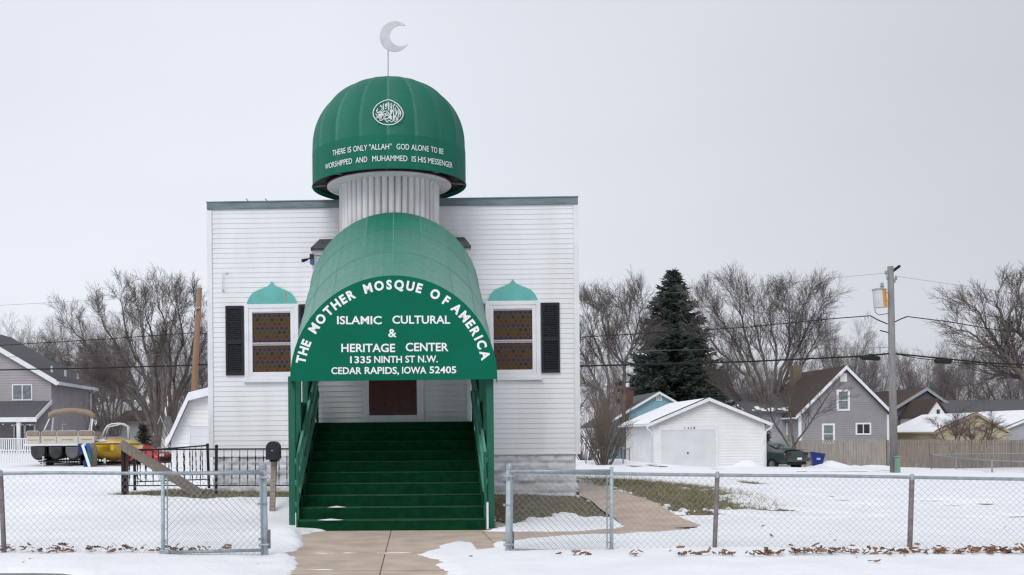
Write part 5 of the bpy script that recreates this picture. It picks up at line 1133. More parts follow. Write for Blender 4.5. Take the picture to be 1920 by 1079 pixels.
for x0, x1 in panels:
    mb = MB(); mb.box(X_(x0), X_(x1), -.03, .02, Z_(832), Z_(818)); pn = mb.build('fence_panel', CREAM, pb, bevel=.01)
    mb = MB(); mb.box(X_(x0)+.03, X_(x1)-.03, -.05, .05, Z_(817.5), Z_(809.5)); mb.build('tan_band', TAN, pn, bevel=.02)
    mb = MB(); mb.tube([(X_(x0), 0, Z_(832)), (X_(x0), 0, Z_(810)), (X_(x0)+.05, 0, Z_(808.5)), (X_(x1)-.05, 0, Z_(808.5)), (X_(x1), 0, Z_(810)), (X_(x1), 0, Z_(832))], .02, 6); mb.build('rail_tube', SILVER, pn)
    mb = MB(); c_ = (X_(x0)+X_(x1))/2; mb.box(c_-.2, c_+.2, -.035, -.031, Z_(825.8), Z_(824.4)); mb.build('trim_stripe', TAN, pn)
for x_ in (X_(53.5), X_(175)):
    mb = MB(); mb.box(x_-.02, x_+.02, .03, 6.2, Z_(831.9), Z_(818)); sp_ = mb.build('side_panel', CREAM, pb); mb = MB(); mb.box(x_-.04, x_+.04, .06, 6.2, Z_(817.5), Z_(809.5)); mb.build('tan_band', TAN, sp_)
top = [(88, 783), (91, 776.5), (100, 772), (118, 769.5), (135, 769), (152, 771), (164, 774), (169, 778), (170, 785)]
mb = MB(); mb.tube([(X_(x), 1.2, Z_(y)) for x, y in top], [.06]+[.115]*7+[.06], 10); mb.build('folded_canvas_top', TAN, pb, smooth=True)
for pts in (((89, 784), (82, 806)), ((96, 782), (90, 808)), ((168, 780), (160, 808)), ((169, 784), (168, 808))):
    mb = MB(); mb.tube([(X_(pts[0][0]), 1.2, Z_(pts[0][1])), (X_(pts[1][0]), 1.9 if pts[0][0] in (96, 168) else .6, Z_(pts[1][1]))], .028, 6); mb.build('canopy_strut', TRIM, pb)
bt = empty('boat_trailer', (bp.x, bp.y, 0), R(12), 'black steel trailer under the pontoon boat', 'trailer')
for x_ in (X_(84), X_(128)): mb = MB(); mb.box(x_-.05, x_+.05, -.6, 6, Z_(866), Z_(863)); mb.build('frame_rail', BLACKM, bt)
for y_, py in ((-.05, 864), (.6, 868), (2.2, 866), (4.0, 866)): mb = MB(); mb.box(X_(74), X_(152), y_-.05, y_+.05, Z_(py+2), Z_(py)); mb.build('cross_member', BLACKM, bt)
mb = MB(); mb.tube([(X_(85.5), -.6, Z_(878)), (X_(85.5), -.6, Z_(855))], .04, 8); mb.build('jack_post', SILVER, bt)
mb = MB(); mb.bar((X_(85), -.65, Z_(864)), (X_(150), -.2, Z_(871)), .06, .05); mb.build('tow_bar', BLACKM, bt)
for sg, x_ in ((-1, X_(82)), (1, X_(147))):
    for y_ in (2.4, 3.2): wheel(bt, x_, y_, Z_(870), .27, .2, sg)
# blue plastic panel, a box and the white board leaning on them
bp2 = at(157, 877, 40.6); bb = empty('folding_lounger', (bp2.x, bp2.y, bp2.z), 0, 'blue folded lounger stood on end beside the pontoon boat', 'lounger'); k2 = 40.6/2000
def bl(px, py): return ((px-157)*k2, (877-py)*k2)
for name, q, m, y_ in (('back_panel', [(146, 832), (156, 832), (160, 850), (150, 853)], BLUEP, .0), ('head_panel', [(160, 832), (168, 831), (169, 845), (163, 846)], BLUEB, .05), ('foot_panel', [(155, 866), (162, 860), (169, 876), (158, 877)], BLUEP, .0), ('seat_panel', [(160, 847), (168, 847), (172, 868), (165, 868)], mat('teal webbing', (.03, .18, .20)), .08)):
    mb = MB(); mb.prism([bl(*p_) for p_ in q][::-1], y_-.03, y_+.03); mb.build(name, m, bb, bevel=.015)
wb = MB(); a_, b_ = at(154.5, 834, 40.4), at(168, 876, 40.2); wb.bar(a_, b_, .10, .03, (0, 1, 0)); tag(wb.build('white_board', TRIM, bevel=.006), 'narrow white board leaning on the blue folded lounger', 'board')
sk = MB(); p_ = at(174, 872, 41); sk.lathe([(.10, -.2), (.18, 0), (.16, .35), (.2, .55), (.12, .8), (.02, .85)], (p_.x, p_.y, p_.z), 10); tag(sk.build('canvas_sack', WOODB, smooth=True), 'grubby brown sack standing between the two boats', 'sack')
# yellow speedboat
YD = 43.; ky = YD/2000; yp = at(222, 876, YD); yb = empty('yellow_speedboat', (yp.x, yp.y, 0), R(13), 'yellow speedboat with a white tow tower on a trailer behind the railing', 'boat')
def Xy(px): return (px-222)*ky
def Zy(py): return zat(222, py, YD)
hull = MB(); hst = [(-1.5, .10, 845, 832), (-1.1, .62, 849, 832.5), (-.4, .98, 858, 833), (.6, 1.18, 865, 833.5), (1.6, 1.2, 866, 834), (2.6, 1.16, 866, 834)]
rings = []
for y_, hw, pk_, ps_ in hst: rings.append([(-hw*.96, Zy(ps_-1)), (-hw*1.02, Zy(ps_+1.5)), (-hw*.93, Zy(ps_*.55+pk_*.45)), (-hw*.62, Zy(ps_*.15+pk_*.85)), (0, Zy(pk_)), (hw*.62, Zy(ps_*.15+pk_*.85)), (hw*.93, Zy(ps_*.55+pk_*.45)), (hw*1.02, Zy(ps_+1.5)), (hw*.96, Zy(ps_-1))])
cx0 = Xy(212); n = 9
hull.add([(cx0+x, hst[i][0], z) for i, r_ in enumerate(rings) for x, z in r_], [(i*n+j, (i+1)*n+j, (i+1)*n+j+1, i*n+j+1) for i in range(len(hst)-1) for j in range(n-1)]+[tuple(range(n))[::-1], tuple((len(hst)-1)*n+j for j in range(n))])
hu = hull.build('hull', YELLOW, yb, smooth=True)
deck = MB(); dst = [(-1.45, .06, 831), (-.9, .75, 827), (-.2, 1.0, 823), (.7, 1.14, 821.5), (1.2, 1.16, 823)]
rings = [[(-hw, Zy(832.2)), (-hw*.75, Zy(832.2)*.45+Zy(z_)*.55), (0, Zy(z_)), (hw*.75, Zy(832.2)*.45+Zy(z_)*.55), (hw, Zy(832.2))] for y_, hw, z_ in dst]
deck.add([(cx0+x, dst[i][0], z) for i, r_ in enumerate(rings) for x, z in r_], [(i*5+j, i*5+j+1, (i+1)*5+j+1, (i+1)*5+j) for i in range(len(dst)-1) for j in range(4)]); deck.build('fore_deck', YELLOW, yb, smooth=True)
mb = MB()
for i in range(6):
    t0, t1 = i/6, (i+1)/6
    def sp(t, d): hw = np.interp(-1.0+1.6*t, [q[0] for q in dst], [q[1] for q in dst]); zz = np.interp(-1.0+1.6*t, [q[0] for q in dst], [Zy(q[2]) for q in dst]); f_ = -.55+d; x_ = hw*f_; return (cx0+x_, -1.0+1.6*t, Zy(832.2)*.4*abs(f_)/.75+zz*(1-.4*abs(f_)/.75)+.025)
    mb.quad(sp(t0, -.18), sp(t0, .22), sp(t1, .22), sp(t1, -.18))
mb.build('stripe_highlight', TRIM, yb)  # white band paints a gloss highlight onto the fore deck
mb = MB(); mb.tube([(cx0+hw*1.03*sg, y_, Zy(ps_)) for sg in (-1,) for y_, hw, pk_, ps_ in hst[::-1]]+[(cx0+hw*1.03, y_, Zy(ps_)) for y_, hw, pk_, ps_ in hst], .022, 6); mb.build('rub_rail', BLACKM, yb)
mb = MB(); mb.quad((cx0-.9, 1.2, Zy(826)), (cx0+.9, 1.2, Zy(826)), (cx0+.75, 1.75, Zy(819)), (cx0-.75, 1.75, Zy(819))); mb.build('windscreen', GLASSM, yb)
tw_ = [(185, 835), (196, 806), (201, 798), (209, 794.5), (224, 793.5), (233, 795), (239, 799), (240, 833)]
mb = MB(); mb.tube([(Xy(x), 1.4, Zy(y)) for x, y in tw_], .032, 8); mb.build('tow_tower', TRIM, yb, smooth=True)
mb = MB(); mb.tube([(Xy(191), 2.3, Zy(833)), (Xy(203), 1.7, Zy(800)), (Xy(226), 1.7, Zy(795)), (Xy(241), 1.7, Zy(800)), (Xy(244), 2.3, Zy(833))], .028, 8); mb.build('tow_tower', TRIM, yb, smooth=True)
yt = empty('boat_trailer', (yp.x, yp.y, 0), R(13), 'dark trailer carrying the yellow speedboat', 'trailer')
for x_ in (-.75, .75): mb = MB(); mb.box(cx0+x_-.05, cx0+x_+.05, -1.2, 4.2, Zy(869), Zy(866)); mb.build('frame_rail', BLACKM, yt)
for y_ in (-.4, 1.2, 3.0): mb = MB(); mb.box(cx0-1.0, cx0+1.0, y_-.04, y_+.04, Zy(871), Zy(868)); mb.build('cross_member', BLACKM, yt)
mb = MB(); mb.bar((cx0-.7, -1.2, Zy(868)), (cx0-.25, -2.4, Zy(868)), .08, .07); mb.build('tow_bar', BLACKM, yt); mb = MB(); mb.tube([(cx0-.25, -2.3, Zy(880)), (cx0-.25, -2.3, Zy(857))], .04, 8); mb.build('jack_post', SILVER, yt)
for sg in (-1, 1): wheel(yt, cx0+sg*1.0, 2.0, Zy(868), .29, .2, sg)
# recycling bin tipped against the fence, pedestal
p_ = at(1531, 876, 56); bn = empty('recycling_bin', (p_.x, p_.y, p_.z-.05), R(-12), 'blue plastic recycling bin with a lid between the teal car and board fence', 'bin'); bn.scale = (.9, .9, .86)
mb = MB(); mb.add([(-.22, -.25, 0), (.22, -.25, 0), (.22, .25, 0), (-.22, .25, 0), (-.32, -.36, .92), (.42, -.36, .80), (.42, .36, .80), (-.32, .36, .92)], [(3, 2, 1, 0), (0, 1, 5, 4), (1, 2, 6, 5), (2, 3, 7, 6), (3, 0, 4, 7)]); mb.build('body', BLUEP, bn, bevel=.02)
mb = MB(); mb.add([(-.36, -.40, .93), (.48, -.40, .80), (.48, .40, .80), (-.36, .40, .93), (-.30, -.34, 1.0), (.40, -.34, .88), (.40, .34, .88), (-.30, .34, 1.0)], [(3, 2, 1, 0), (4, 5, 6, 7), (0, 1, 5, 4), (1, 2, 6, 5), (2, 3, 7, 6), (3, 0, 4, 7)]); mb.build('lid', BLUEP, bn, bevel=.02)
for sg in (-1, 1): wheel(bn, sg*.24, .28, .11, .11, .06, sg)
mb = MB(); mb.box(-.05, .16, -.335, -.315, .50, .62); mb.build('sticker', mat('pale sticker', (.35, .45, .7)), bn)
p_ = at(1683, 888, 41.6); mb = MB(); mb.box(p_.x-.075, p_.x+.075, 41.5, 41.7, p_.z-.1, p_.z+.62); pdl = mb.build('cable_pedestal', PEDE, bevel=.02); tag(pdl, 'small pale green cable pedestal at the foot of the utility pole', 'pedestal')
mb = MB(); mb.box(p_.x-.095, p_.x+.095, 41.48, 41.72, p_.z+.622, p_.z+.68); mb.build('cap', PEDE, pdl, bevel=.02)
mk = MB(); a_ = at(1698, 876, 58); mk.tube([a_, at(1694, 828, 58)], .03, 6); tag(mk.build('marker_stake', STAKE), 'thin orange marker stake against the dark board fence', 'stake')
# ------------------------------------------------------------------ utility poles and wires
UD = 42.
up = empty('utility_pole', (0, 0, 0), 0, 'grey wooden utility pole with a rust stained transformer on the right', 'utility pole')
a_, b_ = at(1676.5, 890, UD), at(1669.5, 500, UD); mb = MB(); mb.tube([a_-Vector((0, 0, .3)), a_.lerp(b_, .5), b_], [.155, .138, .115], 14); mb.build('pole', POLEW, up, smooth=True)
t_ = MB(); c0, c1 = at(1651, 577, UD-.1), at(1648.5, 544, UD-.1)
for k in range(24):
    a0, a1 = 2*math.pi*k/24, 2*math.pi*(k+1)/24; t_.mi = 1 if -.05 < math.sin((a0+a1)/2) and math.cos((a0+a1)/2) > -.2 else 0     # angle from the camera side, to the right
    t_.quad(c0+Vector((.25*math.sin(a0), -.25*math.cos(a0), 0)), c0+Vector((.25*math.sin(a1), -.25*math.cos(a1), 0)), c1+Vector((.25*math.sin(a1), -.25*math.cos(a1), 0)), c1+Vector((.25*math.sin(a0), -.25*math.cos(a0), 0)))
t_.mi = 0; t_.add([c0+Vector((.25*math.sin(2*math.pi*k/24), .25*math.cos(2*math.pi*k/24), 0)) for k in range(24)], [tuple(range(24))]); t_ = t_.build('transformer', TRANSF, up, smooth=False)
mb = MB(); mb.lathe([(.27, -.02), (.27, .02), (.2, .05), (.06, .06)], c1+Vector((0, 0, .0)), 18); mb.build('transformer_lid', GALV, t_)
mb = MB(); p_ = at(1654, 543, UD-.1); mb.lathe([(.05, 0), (.09, .05), (.05, .09), (.09, .13), (.05, .17), (.07, .22), (.02, .28)], p_, 10); mb.build('bushing', mat('grey porcelain', (.30, .34, .36), rough=.3), t_)
for py in (549, 564): mb = MB(); mb.bar(at(1658, py, UD), at(1667, py, UD), .05, .05); mb.build('bracket', GALV, t_)
mb = MB(); mb.bar(at(1671, 511, UD), at(1687, 499, UD), .09, .10); mb.build('pole_top_arm', IRON, up)
for px, py in ((1661, 512), (1664, 521), (1680, 522), (1677, 527)): mb = MB(); p_ = at(px, py, UD); mb.lathe([(.02, -.08), (.06, -.03), (.03, 0), (.06, .04), (.02, .1)], p_, 8); mb.build('insulator', GALV, up)
mb = MB(); mb.tube([at(1643, 549, UD), at(1639.5, 570, UD), at(1641, 586, UD), at(1648, 591, UD), at(1667, 588, UD)], .014, 5); mb.build('drop_lead', CABLE, up)
for q in ([(1632, 592.5), (1645, 600), (1664, 608)], [(1676, 605), (1690, 598), (1701, 594)], [(1650, 620), (1665, 624)]): mb = MB(); mb.tube([at(x, y, UD) for x, y in q], .024, 5); mb.build('cable_bracket', CABLE, up)
lp = empty('utility_pole', (0, 0, 0), 0, 'orange brown wooden utility pole rising behind the white shed', 'utility pole')
a_, b_ = at(357, 850, 46), at(374.5, 540, 46); mb = MB(); mb.tube([a_-Vector((0, 0, .8)), a_.lerp(b_, .6), b_], [.16, .14, .10], 14); mb.build('pole', POLEO, lp, smooth=True)
mb = MB(); p_ = at(372, 580, 46); mb.bar(p_+Vector((-.1, -.16, 0)), p_+Vector((.1, -.16, .06)), .06, .08); mb.build('pole_bracket', GALV, lp)
def wire_run(label, pts, r, D=UD, m=CABLE, sp=()):
    mb = MB(); PP = [at(x, y, D if len(q) == 0 else q[0]) for x, y, *q in pts]
    fine = []
    for a, b in zip(PP[:-1], PP[1:]):
        for i in range(8): fine.append(a.lerp(b, i/8))
    fine.append(PP[-1]); mb.tube(fine, r, 5); o = mb.build('overhead_wire', m); tag(o, label, 'wire')
    for x0, x1, y in sp:
        s_ = MB(); a, b = at(x0, y, D-.05), at(x1, y+(x1-x0)*.06, D-.05); s_.tube([a, a.lerp(b, .08), a.lerp(b, .92), b], [.04, .095, .095, .04], 10); s_.build('splice_case', CABLE, o, smooth=True)
    return o
LWD = 46
wire_run('thick black cable sagging left from the grey utility pole past the white garage', [(372, 684, LWD), (730, 697), (1085, 687), (1400, 678.5), (1612, 668.5), (1673, 663)], .034, sp=((1613, 1650, 670.5), (1629, 1637, 668)))
wire_run('thick black cable running right from the grey pole carrying a long splice case', [(1673, 663), (1760, 672), (1850, 681), (2050, 690)], .032, sp=((1752, 1784, 677),))
wire_run('thinner second cable just under the thick one at right', [(1673, 663), (1720, 672), (1800, 680.5), (1900, 689), (2050, 700)], .016)
wire_run('dark upper wire bowed left from the grey pole over the spruce', [(372, 625, LWD), (730, 650), (1085, 633), (1400, 614), (1560, 598), (1632, 592.5)], .020)
wire_run('dark upper wire dropping right from the grey pole towards the big bare tree', [(1701, 594), (1780, 604), (1850, 616), (1930, 627), (2050, 640)], .020)
wire_run('thin grey middle wire crossing the spruce', [(372, 663, LWD), (730, 668), (1085, 663), (1250, 657), (1400, 655), (1550, 654), (1673, 652)], .009, m=GREYWIRE)
wire_run('faint top wire left of the grey pole transformer', [(372, 548, LWD), (700, 560), (1100, 560), (1400, 540), (1560, 522), (1663, 512)], .006, m=GREYWIRE)
wire_run('faint top wire falling right from the pole top', [(1678, 518), (1760, 530), (1830, 540), (2050, 575)], .006, m=GREYWIRE)
wire_run('thick black cable crossing low over the left house roof', [(-300, 700, LWD), (0, 694, LWD), (200, 690, LWD), (366, 685, LWD)], .030, sp=())
wire_run('dark upper wire crossing the left trees', [(-300, 663, LWD), (0, 648, LWD), (200, 636, LWD), (369, 624, LWD)], .018)
wire_run('thin grey wire just above the thick cable at left', [(-300, 678, LWD), (0, 670, LWD), (200, 666, LWD), (368, 664, LWD)], .009, m=GREYWIRE)
wire_run('faint wire high against the sky above the left house', [(-300, 590, LWD), (0, 573, LWD), (200, 562, LWD), (374, 548, LWD)], .006, m=GREYWIRE)
# ------------------------------------------------------------------ trees
def norm(v): l = math.sqrt(v[0]**2+v[1]**2+v[2]**2) or 1; return (v[0]/l, v[1]/l, v[2]/l)
class Tree:
    def __init__(s, seed): s.r = random.Random(seed); s.lines = []
    def grow(s, p, d, L, r0, r1, nseg, wob, up, lev):
        pts = [p]; rr = [r0]; dirs = [d]
        for i in range(nseg):
            d = norm((d[0]+s.r.gauss(0, wob), d[1]+s.r.gauss(0, wob), d[2]+s.r.gauss(0, wob)+up)); st_ = L/nseg
            p = (p[0]+d[0]*st_, p[1]+d[1]*st_, p[2]+d[2]*st_); pts.append(p); rr.append(r0+(r1-r0)*(i+1)/nseg); dirs.append(d)
        s.lines.append((lev, pts, rr)); return pts, rr, dirs
    def branch(s, pts, rr, dirs, n, t0, ang, lf, L, wob, up, lev, taper=.3, rmin=.006, nseg=4, rf=.55):
        res = []
        for i in range(n):
            t = t0+(1-t0)*(i+s.r.random())/n; k = t*(len(pts)-1); j = min(len(pts)-2, int(k)); f = k-j
            p = tuple(pts[j][q]+(pts[j+1][q]-pts[j][q])*f for q in range(3)); d = dirs[j+1]; r_ = max(rmin, (rr[j]+(rr[j+1]-rr[j])*f)*rf)
            az_ = s.r.uniform(0, 6.283); e1 = norm((-d[1]+.001, d[0], .0)); e2 = (d[1]*e1[2]-d[2]*e1[1], d[2]*e1[0]-d[0]*e1[2], d[0]*e1[1]-d[1]*e1[0])
            a = ang*s.r.uniform(.7, 1.3); c, sn = math.cos(a), math.sin(a)
            nd = norm(tuple(d[q]*c+sn*(e1[q]*math.cos(az_)+e2[q]*math.sin(az_)) for q in range(3)))
            res.append(s.grow(p, nd, L*(1-lf*t)*s.r.uniform(.65, 1.2), r_, max(rmin*.6, r_*taper), nseg, wob, up, lev))
        return res
    def mesh(s, levs, n):
        V = []; Fq = []
        cs_ = [(math.cos(2*math.pi*k/n), math.sin(2*math.pi*k/n)) for k in range(n)]
        for lev, pts, rr in s.lines:
            if lev not in levs: continue
            b0 = len(V)
            for i, p in enumerate(pts):
                q0 = pts[max(0, i-1)]; q1 = pts[min(len(pts)-1, i+1)]; d = norm((q1[0]-q0[0], q1[1]-q0[1], q1[2]-q0[2]))
                e1 = norm((d[1], -d[0], 1e-4)) if abs(d[2]) < .999 else (1, 0, 0); e2 = (d[1]*e1[2]-d[2]*e1[1], d[2]*e1[0]-d[0]*e1[2], d[0]*e1[1]-d[1]*e1[0]); r_ = rr[i]
                for c, sn in cs_: V.append((p[0]+r_*(e1[0]*c+e2[0]*sn), p[1]+r_*(e1[1]*c+e2[1]*sn), p[2]+r_*(e1[2]*c+e2[2]*sn)))
            for i in range(len(pts)-1):
                for k in range(n): Fq.append((b0+i*n+k, b0+i*n+(k+1) % n, b0+(i+1)*n+(k+1) % n, b0+(i+1)*n+k))
        return np.array(V), np.array(Fq)
def make_tree(seed, H=12, stems=4, spread=.35, fork=.18, thick=.30, limbs=7, b2=7, b3=6, b4=3, tw=.008, up=.05, trunk_h=None):
    t = Tree(seed); r = t.r; th_ = trunk_h if trunk_h is not None else H*fork
    base = t.grow((0, 0, -.4), norm((r.gauss(0, .04), r.gauss(0, .04), 1)), th_+.4, thick*1.1, thick*.8, 4, .03, .02, 0)
    for i in range(stems):
        a = 2*math.pi*(i+r.uniform(-.3, .3))/stems; sp = spread*r.uniform(.55, 1.25) if i else spread*.25
        p0 = base[0][-1] if i % 2 == 0 else base[0][-2]
        st_ = t.grow(p0, norm((sp*math.cos(a), sp*math.sin(a), 1)), (H-th_)*r.uniform(.76, .92), thick*r.uniform(.36, .5), .02, 9, .05, up*.7, 0)
        L1 = t.branch(*st_, limbs, .25, .5, .5, H*.30, .07, up+.01, 1, .3, .010, 6, .45)
        for l1 in L1:
            for l2 in t.branch(*l1, b2, .15, .48, .5, H*.16, .08, up*.7, 2, .45, tw, 4, .5):
                for l3 in t.branch(*l2, b3, .12, .5, .4, H*.085, .09, up*.6, 3, .6, tw*.8, 3, .6): t.branch(*l3, b4, .15, .5, .3, H*.045, .1, up*.5, 4, .7, tw*.65, 2, .75)
        for l3 in t.branch(*st_, limbs*2, .45, .6, .3, H*.10, .08, up*.7, 3, .5, tw*.8, 4, .3): t.branch(*l3, b4+1, .15, .5, .3, H*.05, .1, up*.5, 4, .7, tw*.65, 2, .75)
    return t
PROTO = {}
def proto(key, **kw):
    if key not in PROTO:
        t = make_tree(**kw); a = t.mesh((0, 1), 7); b = t.mesh((2, 3, 4), 3); PROTO[key] = (a, b, {})
    return PROTO[key]
def place_tree(key, px, D, Hpx, label, name='bare_tree', rot=0, group=None, twm=None, wsc=1.0, lean=(0, 0), base_z=None, bark=None):
    (va, fa), (vb, fb), cache = PROTO[key]; x = ray(px, 818)[0]*D; z0 = g(x, D) if base_z is None else base_z
    H = zat(px, Hpx, D)-z0; top = max(va[:, 2].max(), vb[:, 2].max()); s_ = H/top
    o = empty(name, (x, D, z0), rot, label, 'tree', group); o.scale = (s_*wsc, s_*wsc, s_); o.rotation_euler = (lean[0], lean[1], rot)
    ck = (twm or TWIG).name
    if ck not in cache:
        t_ = np_mesh('trunk', va, fa, bark or BARK, o, smooth=True); c_ = np_mesh('crown', vb, fb, twm or TWIG, o); cache[ck] = (t_.data, c_.data)
    else:
        for nm, me in zip(('trunk', 'crown'), cache[ck]): c_ = bpy.data.objects.new(nm, me); col.objects.link(c_); c_.parent = o
    return o
proto('vase', seed=3, H=12, stems=6, spread=.55, fork=.10, thick=.36, limbs=7, b2=6, b3=6, b4=4, up=.035)
proto('tall', seed=11, H=14, stems=4, spread=.34, fork=.2, thick=.32, limbs=8, b2=6, b3=5, b4=4, up=.05)
proto('multi', seed=23, H=13, stems=7, spread=.48, fork=.06, thick=.30, limbs=7, b2=6, b3=5, b4=4, up=.04)
proto('wide', seed=31, H=11, stems=5, spread=.75, fork=.2, thick=.34, limbs=7, b2=6, b3=5, b4=4, up=.03)
proto('small', seed=47, H=5, stems=3, spread=.45, fork=.25, thick=.10, limbs=7, b2=5, b3=5, b4=3, up=.03, tw=.006)
G1 = 'bare winter trees behind the houses'
def limb_tree(D, limbs, label, seed, r0=.22, name='bare_tree', tw=.0085, L1L=2.0, n1=9, n2=7, n3=6, n4=3, m=None, group=None, zf=2.398, ox=0, oy=450, depth=1.6, up=.05, shr=.90):
    """each limb follows a path of its own (traced x, z; its own wandering depth), then branches and twigs grow on it"""
    t = Tree(seed); r = t.r; bx_, by_ = limbs[0][0]; base = at(ox+bx_/zf, 818, D); base.z = g(base.x, D)
    def P_(q, dy): p = at(ox+q[0]/zf, oy+q[1]/zf, D+dy); return (p.x-base.x, p.y-base.y, p.z-base.z)
    for li, lm in enumerate(limbs):
        lm = [(bx_+(x-bx_)*(shr if i else 1), by_+(y-by_)*(shr if i else 1)) for i, (x, y) in enumerate(lm)]
        lm = lm[:-1]+[(lm[-2][0]+(lm[-1][0]-lm[-2][0])*.6, lm[-2][1]+(lm[-1][1]-lm[-2][1])*.6)]
        a = r.uniform(-1, 1)*depth; n = len(lm)-1; raw = [P_(q, a*(i/n)**1.2) for i, q in enumerate(lm)]; pts = []
        for i in range(n):
            p0 = raw[max(0, i-1)]; p1 = raw[i]; p2 = raw[i+1]; p3 = raw[min(n, i+2)]
            for k in range(4):
                u = k/4; pts.append(tuple(.5*((2*p1[c])+(-p0[c]+p2[c])*u+(2*p0[c]-5*p1[c]+4*p2[c]-p3[c])*u*u+(-p0[c]+3*p1[c]-3*p2[c]+p3[c])*u**3)+r.gauss(0, .03)*(i > 0) for c in range(3)))
        pts.append(raw[-1]); N_ = len(pts); rr = [max(.011, r0*.60*(1-i/(N_-1))**1.1+.012) for i in range(N_)]
        if li == 0 or lm[0] == limbs[0][0]: pts[0] = (pts[0][0], pts[0][1], -.3)
        dirs = [norm(tuple(pts[min(N_-1, i+1)][c]-pts[max(0, i-1)][c] for c in range(3))) for i in range(N_)]
        t.lines.append((0, pts, rr)); st_ = (pts, rr, dirs)
        for l1 in t.branch(*st_, n1, .34, .50, .50, L1L*1.15, .07, up, 1, .3, .010, 7, .42):
            for l2 in t.branch(*l1, n2, .15, .46, .45, L1L*.62, .08, up*.7, 2, .45, tw, 5, .5):
                for l3 in t.branch(*l2, n3, .12, .48, .4, L1L*.34, .09, up*.6, 3, .6, tw*.8, 3, .6): t.branch(*l3, n4, .15, .5, .3, L1L*.17, .1, up*.5, 4, .7, tw*.65, 2, .75)
        for l3 in t.branch(*st_, n1*2, .5, .6, .3, L1L*.5, .08, up*.6, 3, .5, tw*.8, 4, .3): t.branch(*l3, n4+1, .15, .5, .3, L1L*.2, .1, up*.5, 4, .7, tw*.65, 2, .75)
    o = empty(name, base, 0, label, 'tree', group); v, f = t.mesh((0, 1), 7); np_mesh('trunk', v, f, BARK, o, smooth=True); v, f = t.mesh((2, 3, 4), 3); np_mesh('crown', v, f, m or TWIG, o); return o
limb_tree(62, [[(690, 930), (655, 760), (560, 640), (480, 540), (380, 450), (290, 350), (250, 300)], [(690, 930), (665, 760), (600, 640), (540, 480), (450, 330), (390, 200)], [(690, 930), (680, 700), (640, 560), (570, 400), (535, 250), (520, 150)], [(700, 930), (700, 700), (685, 560), (640, 400), (620, 260), (600, 190)],
  [(700, 930), (715, 690), (700, 540), (700, 430), (660, 300), (640, 210)], [(710, 930), (740, 680), (735, 520), (755, 350), (720, 240), (700, 150)], [(690, 930), (640, 700), (520, 620), (400, 560), (330, 500)], [(700, 930), (620, 800), (560, 700), (470, 640), (420, 600)]], 'big many limbed bare tree fanning out behind the yellow speedboat', 3, .26, group=G1, n1=8)
limb_tree(65, [[(770, 930), (785, 700), (790, 520), (830, 400), (805, 250), (790, 160)], [(770, 930), (790, 690), (850, 540), (885, 380), (890, 260), (880, 190)], [(775, 930), (800, 700), (880, 560), (930, 420), (950, 330)], [(770, 930), (760, 700), (770, 540), (760, 400), (790, 260), (745, 140)], [(780, 930), (820, 760), (900, 680), (960, 600)]], 'second big bare tree standing close behind the left utility pole', 7, .24, group=G1, n1=8)
limb_tree(64, [[(120, 960), (110, 660), (60, 560), (20, 470), (-20, 380)], [(120, 960), (150, 640), (120, 500), (65, 340), (40, 230)], [(120, 960), (185, 640), (150, 490), (155, 340), (120, 215)], [(120, 960), (130, 680), (60, 620), (0, 600)]], 'bare tree showing beside the right edge of the mosque', 12, .20, group=G1, ox=1080, n1=8)
limb_tree(66, [[(212, 960), (215, 640), (215, 520), (150, 440), (110, 300), (90, 210)], [(212, 960), (216, 640), (218, 520), (255, 430), (235, 300), (205, 195)], [(212, 960), (218, 640), (220, 510), (265, 400), (290, 290), (305, 195)]], 'forked bare tree just left of the tall spruce', 13, .20, group=G1, ox=1080, n1=11, L1L=2.4)
limb_tree(72, [[(850, 960), (830, 720), (765, 600), (690, 510), (610, 440), (550, 330), (530, 250)], [(850, 960), (840, 700), (770, 560), (705, 410), (620, 290), (570, 210)], [(850, 960), (850, 690), (790, 500), (745, 340), (725, 230), (715, 150)], [(850, 960), (810, 770), (700, 660), (640, 600)], [(850, 960), (870, 690), (840, 480), (800, 320), (790, 160)]], 'bare tree with limbs sweeping left towards the tall spruce', 14, .24, group=G1, ox=1080, n1=11, L1L=2.7)
limb_tree(76, [[(900, 960), (890, 650), (900, 450), (870, 300), (880, 150)], [(900, 960), (900, 650), (960, 450), (965, 300), (950, 150)], [(900, 960), (920, 660), (1010, 430), (1080, 290), (1120, 190)], [(900, 960), (920, 640), (1000, 560), (1080, 430), (1140, 330)], [(900, 960), (910, 640), (1000, 420), (1030, 280), (1040, 170)]], 'tall bare tree directly behind the steep brown roof', 15, .24, group=G1, ox=1080, n1=11, L1L=2.7)
limb_tree(44, [[(1270, 1010), (1230, 760), (1151, 600), (1090, 530), (1040, 460), (940, 400), (860, 350), (790, 325)], [(1270, 1010), (1232, 760), (1152, 600), (1092, 530), (1020, 430), (960, 330), (905, 240), (870, 200)], [(1270, 1010), (1235, 760), (1160, 600), (1100, 530), (1042, 440), (1045, 330), (1010, 230), (985, 165)], [(1270, 1010), (1230, 780), (1150, 610), (1110, 575), (1020, 560), (930, 600), (850, 625)], [(1270, 1010), (1250, 780), (1220, 560), (1151, 400), (1110, 330), (1095, 220), (1130, 150)], [(1270, 1010), (1240, 760), (1155, 600), (1110, 520), (1090, 440), (1120, 350)]], 'large dark bare tree leaning in at the right edge', 16, .26, ox=1440, L1L=1.6, n1=8, n3=5, depth=1.0)
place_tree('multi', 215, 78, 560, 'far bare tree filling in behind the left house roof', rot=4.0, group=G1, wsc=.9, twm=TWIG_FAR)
place_tree('tall', 1590, 84, 560, 'slim bare tree rising above the chimney of the grey mauve house', rot=5.6, group=G1, wsc=.9)
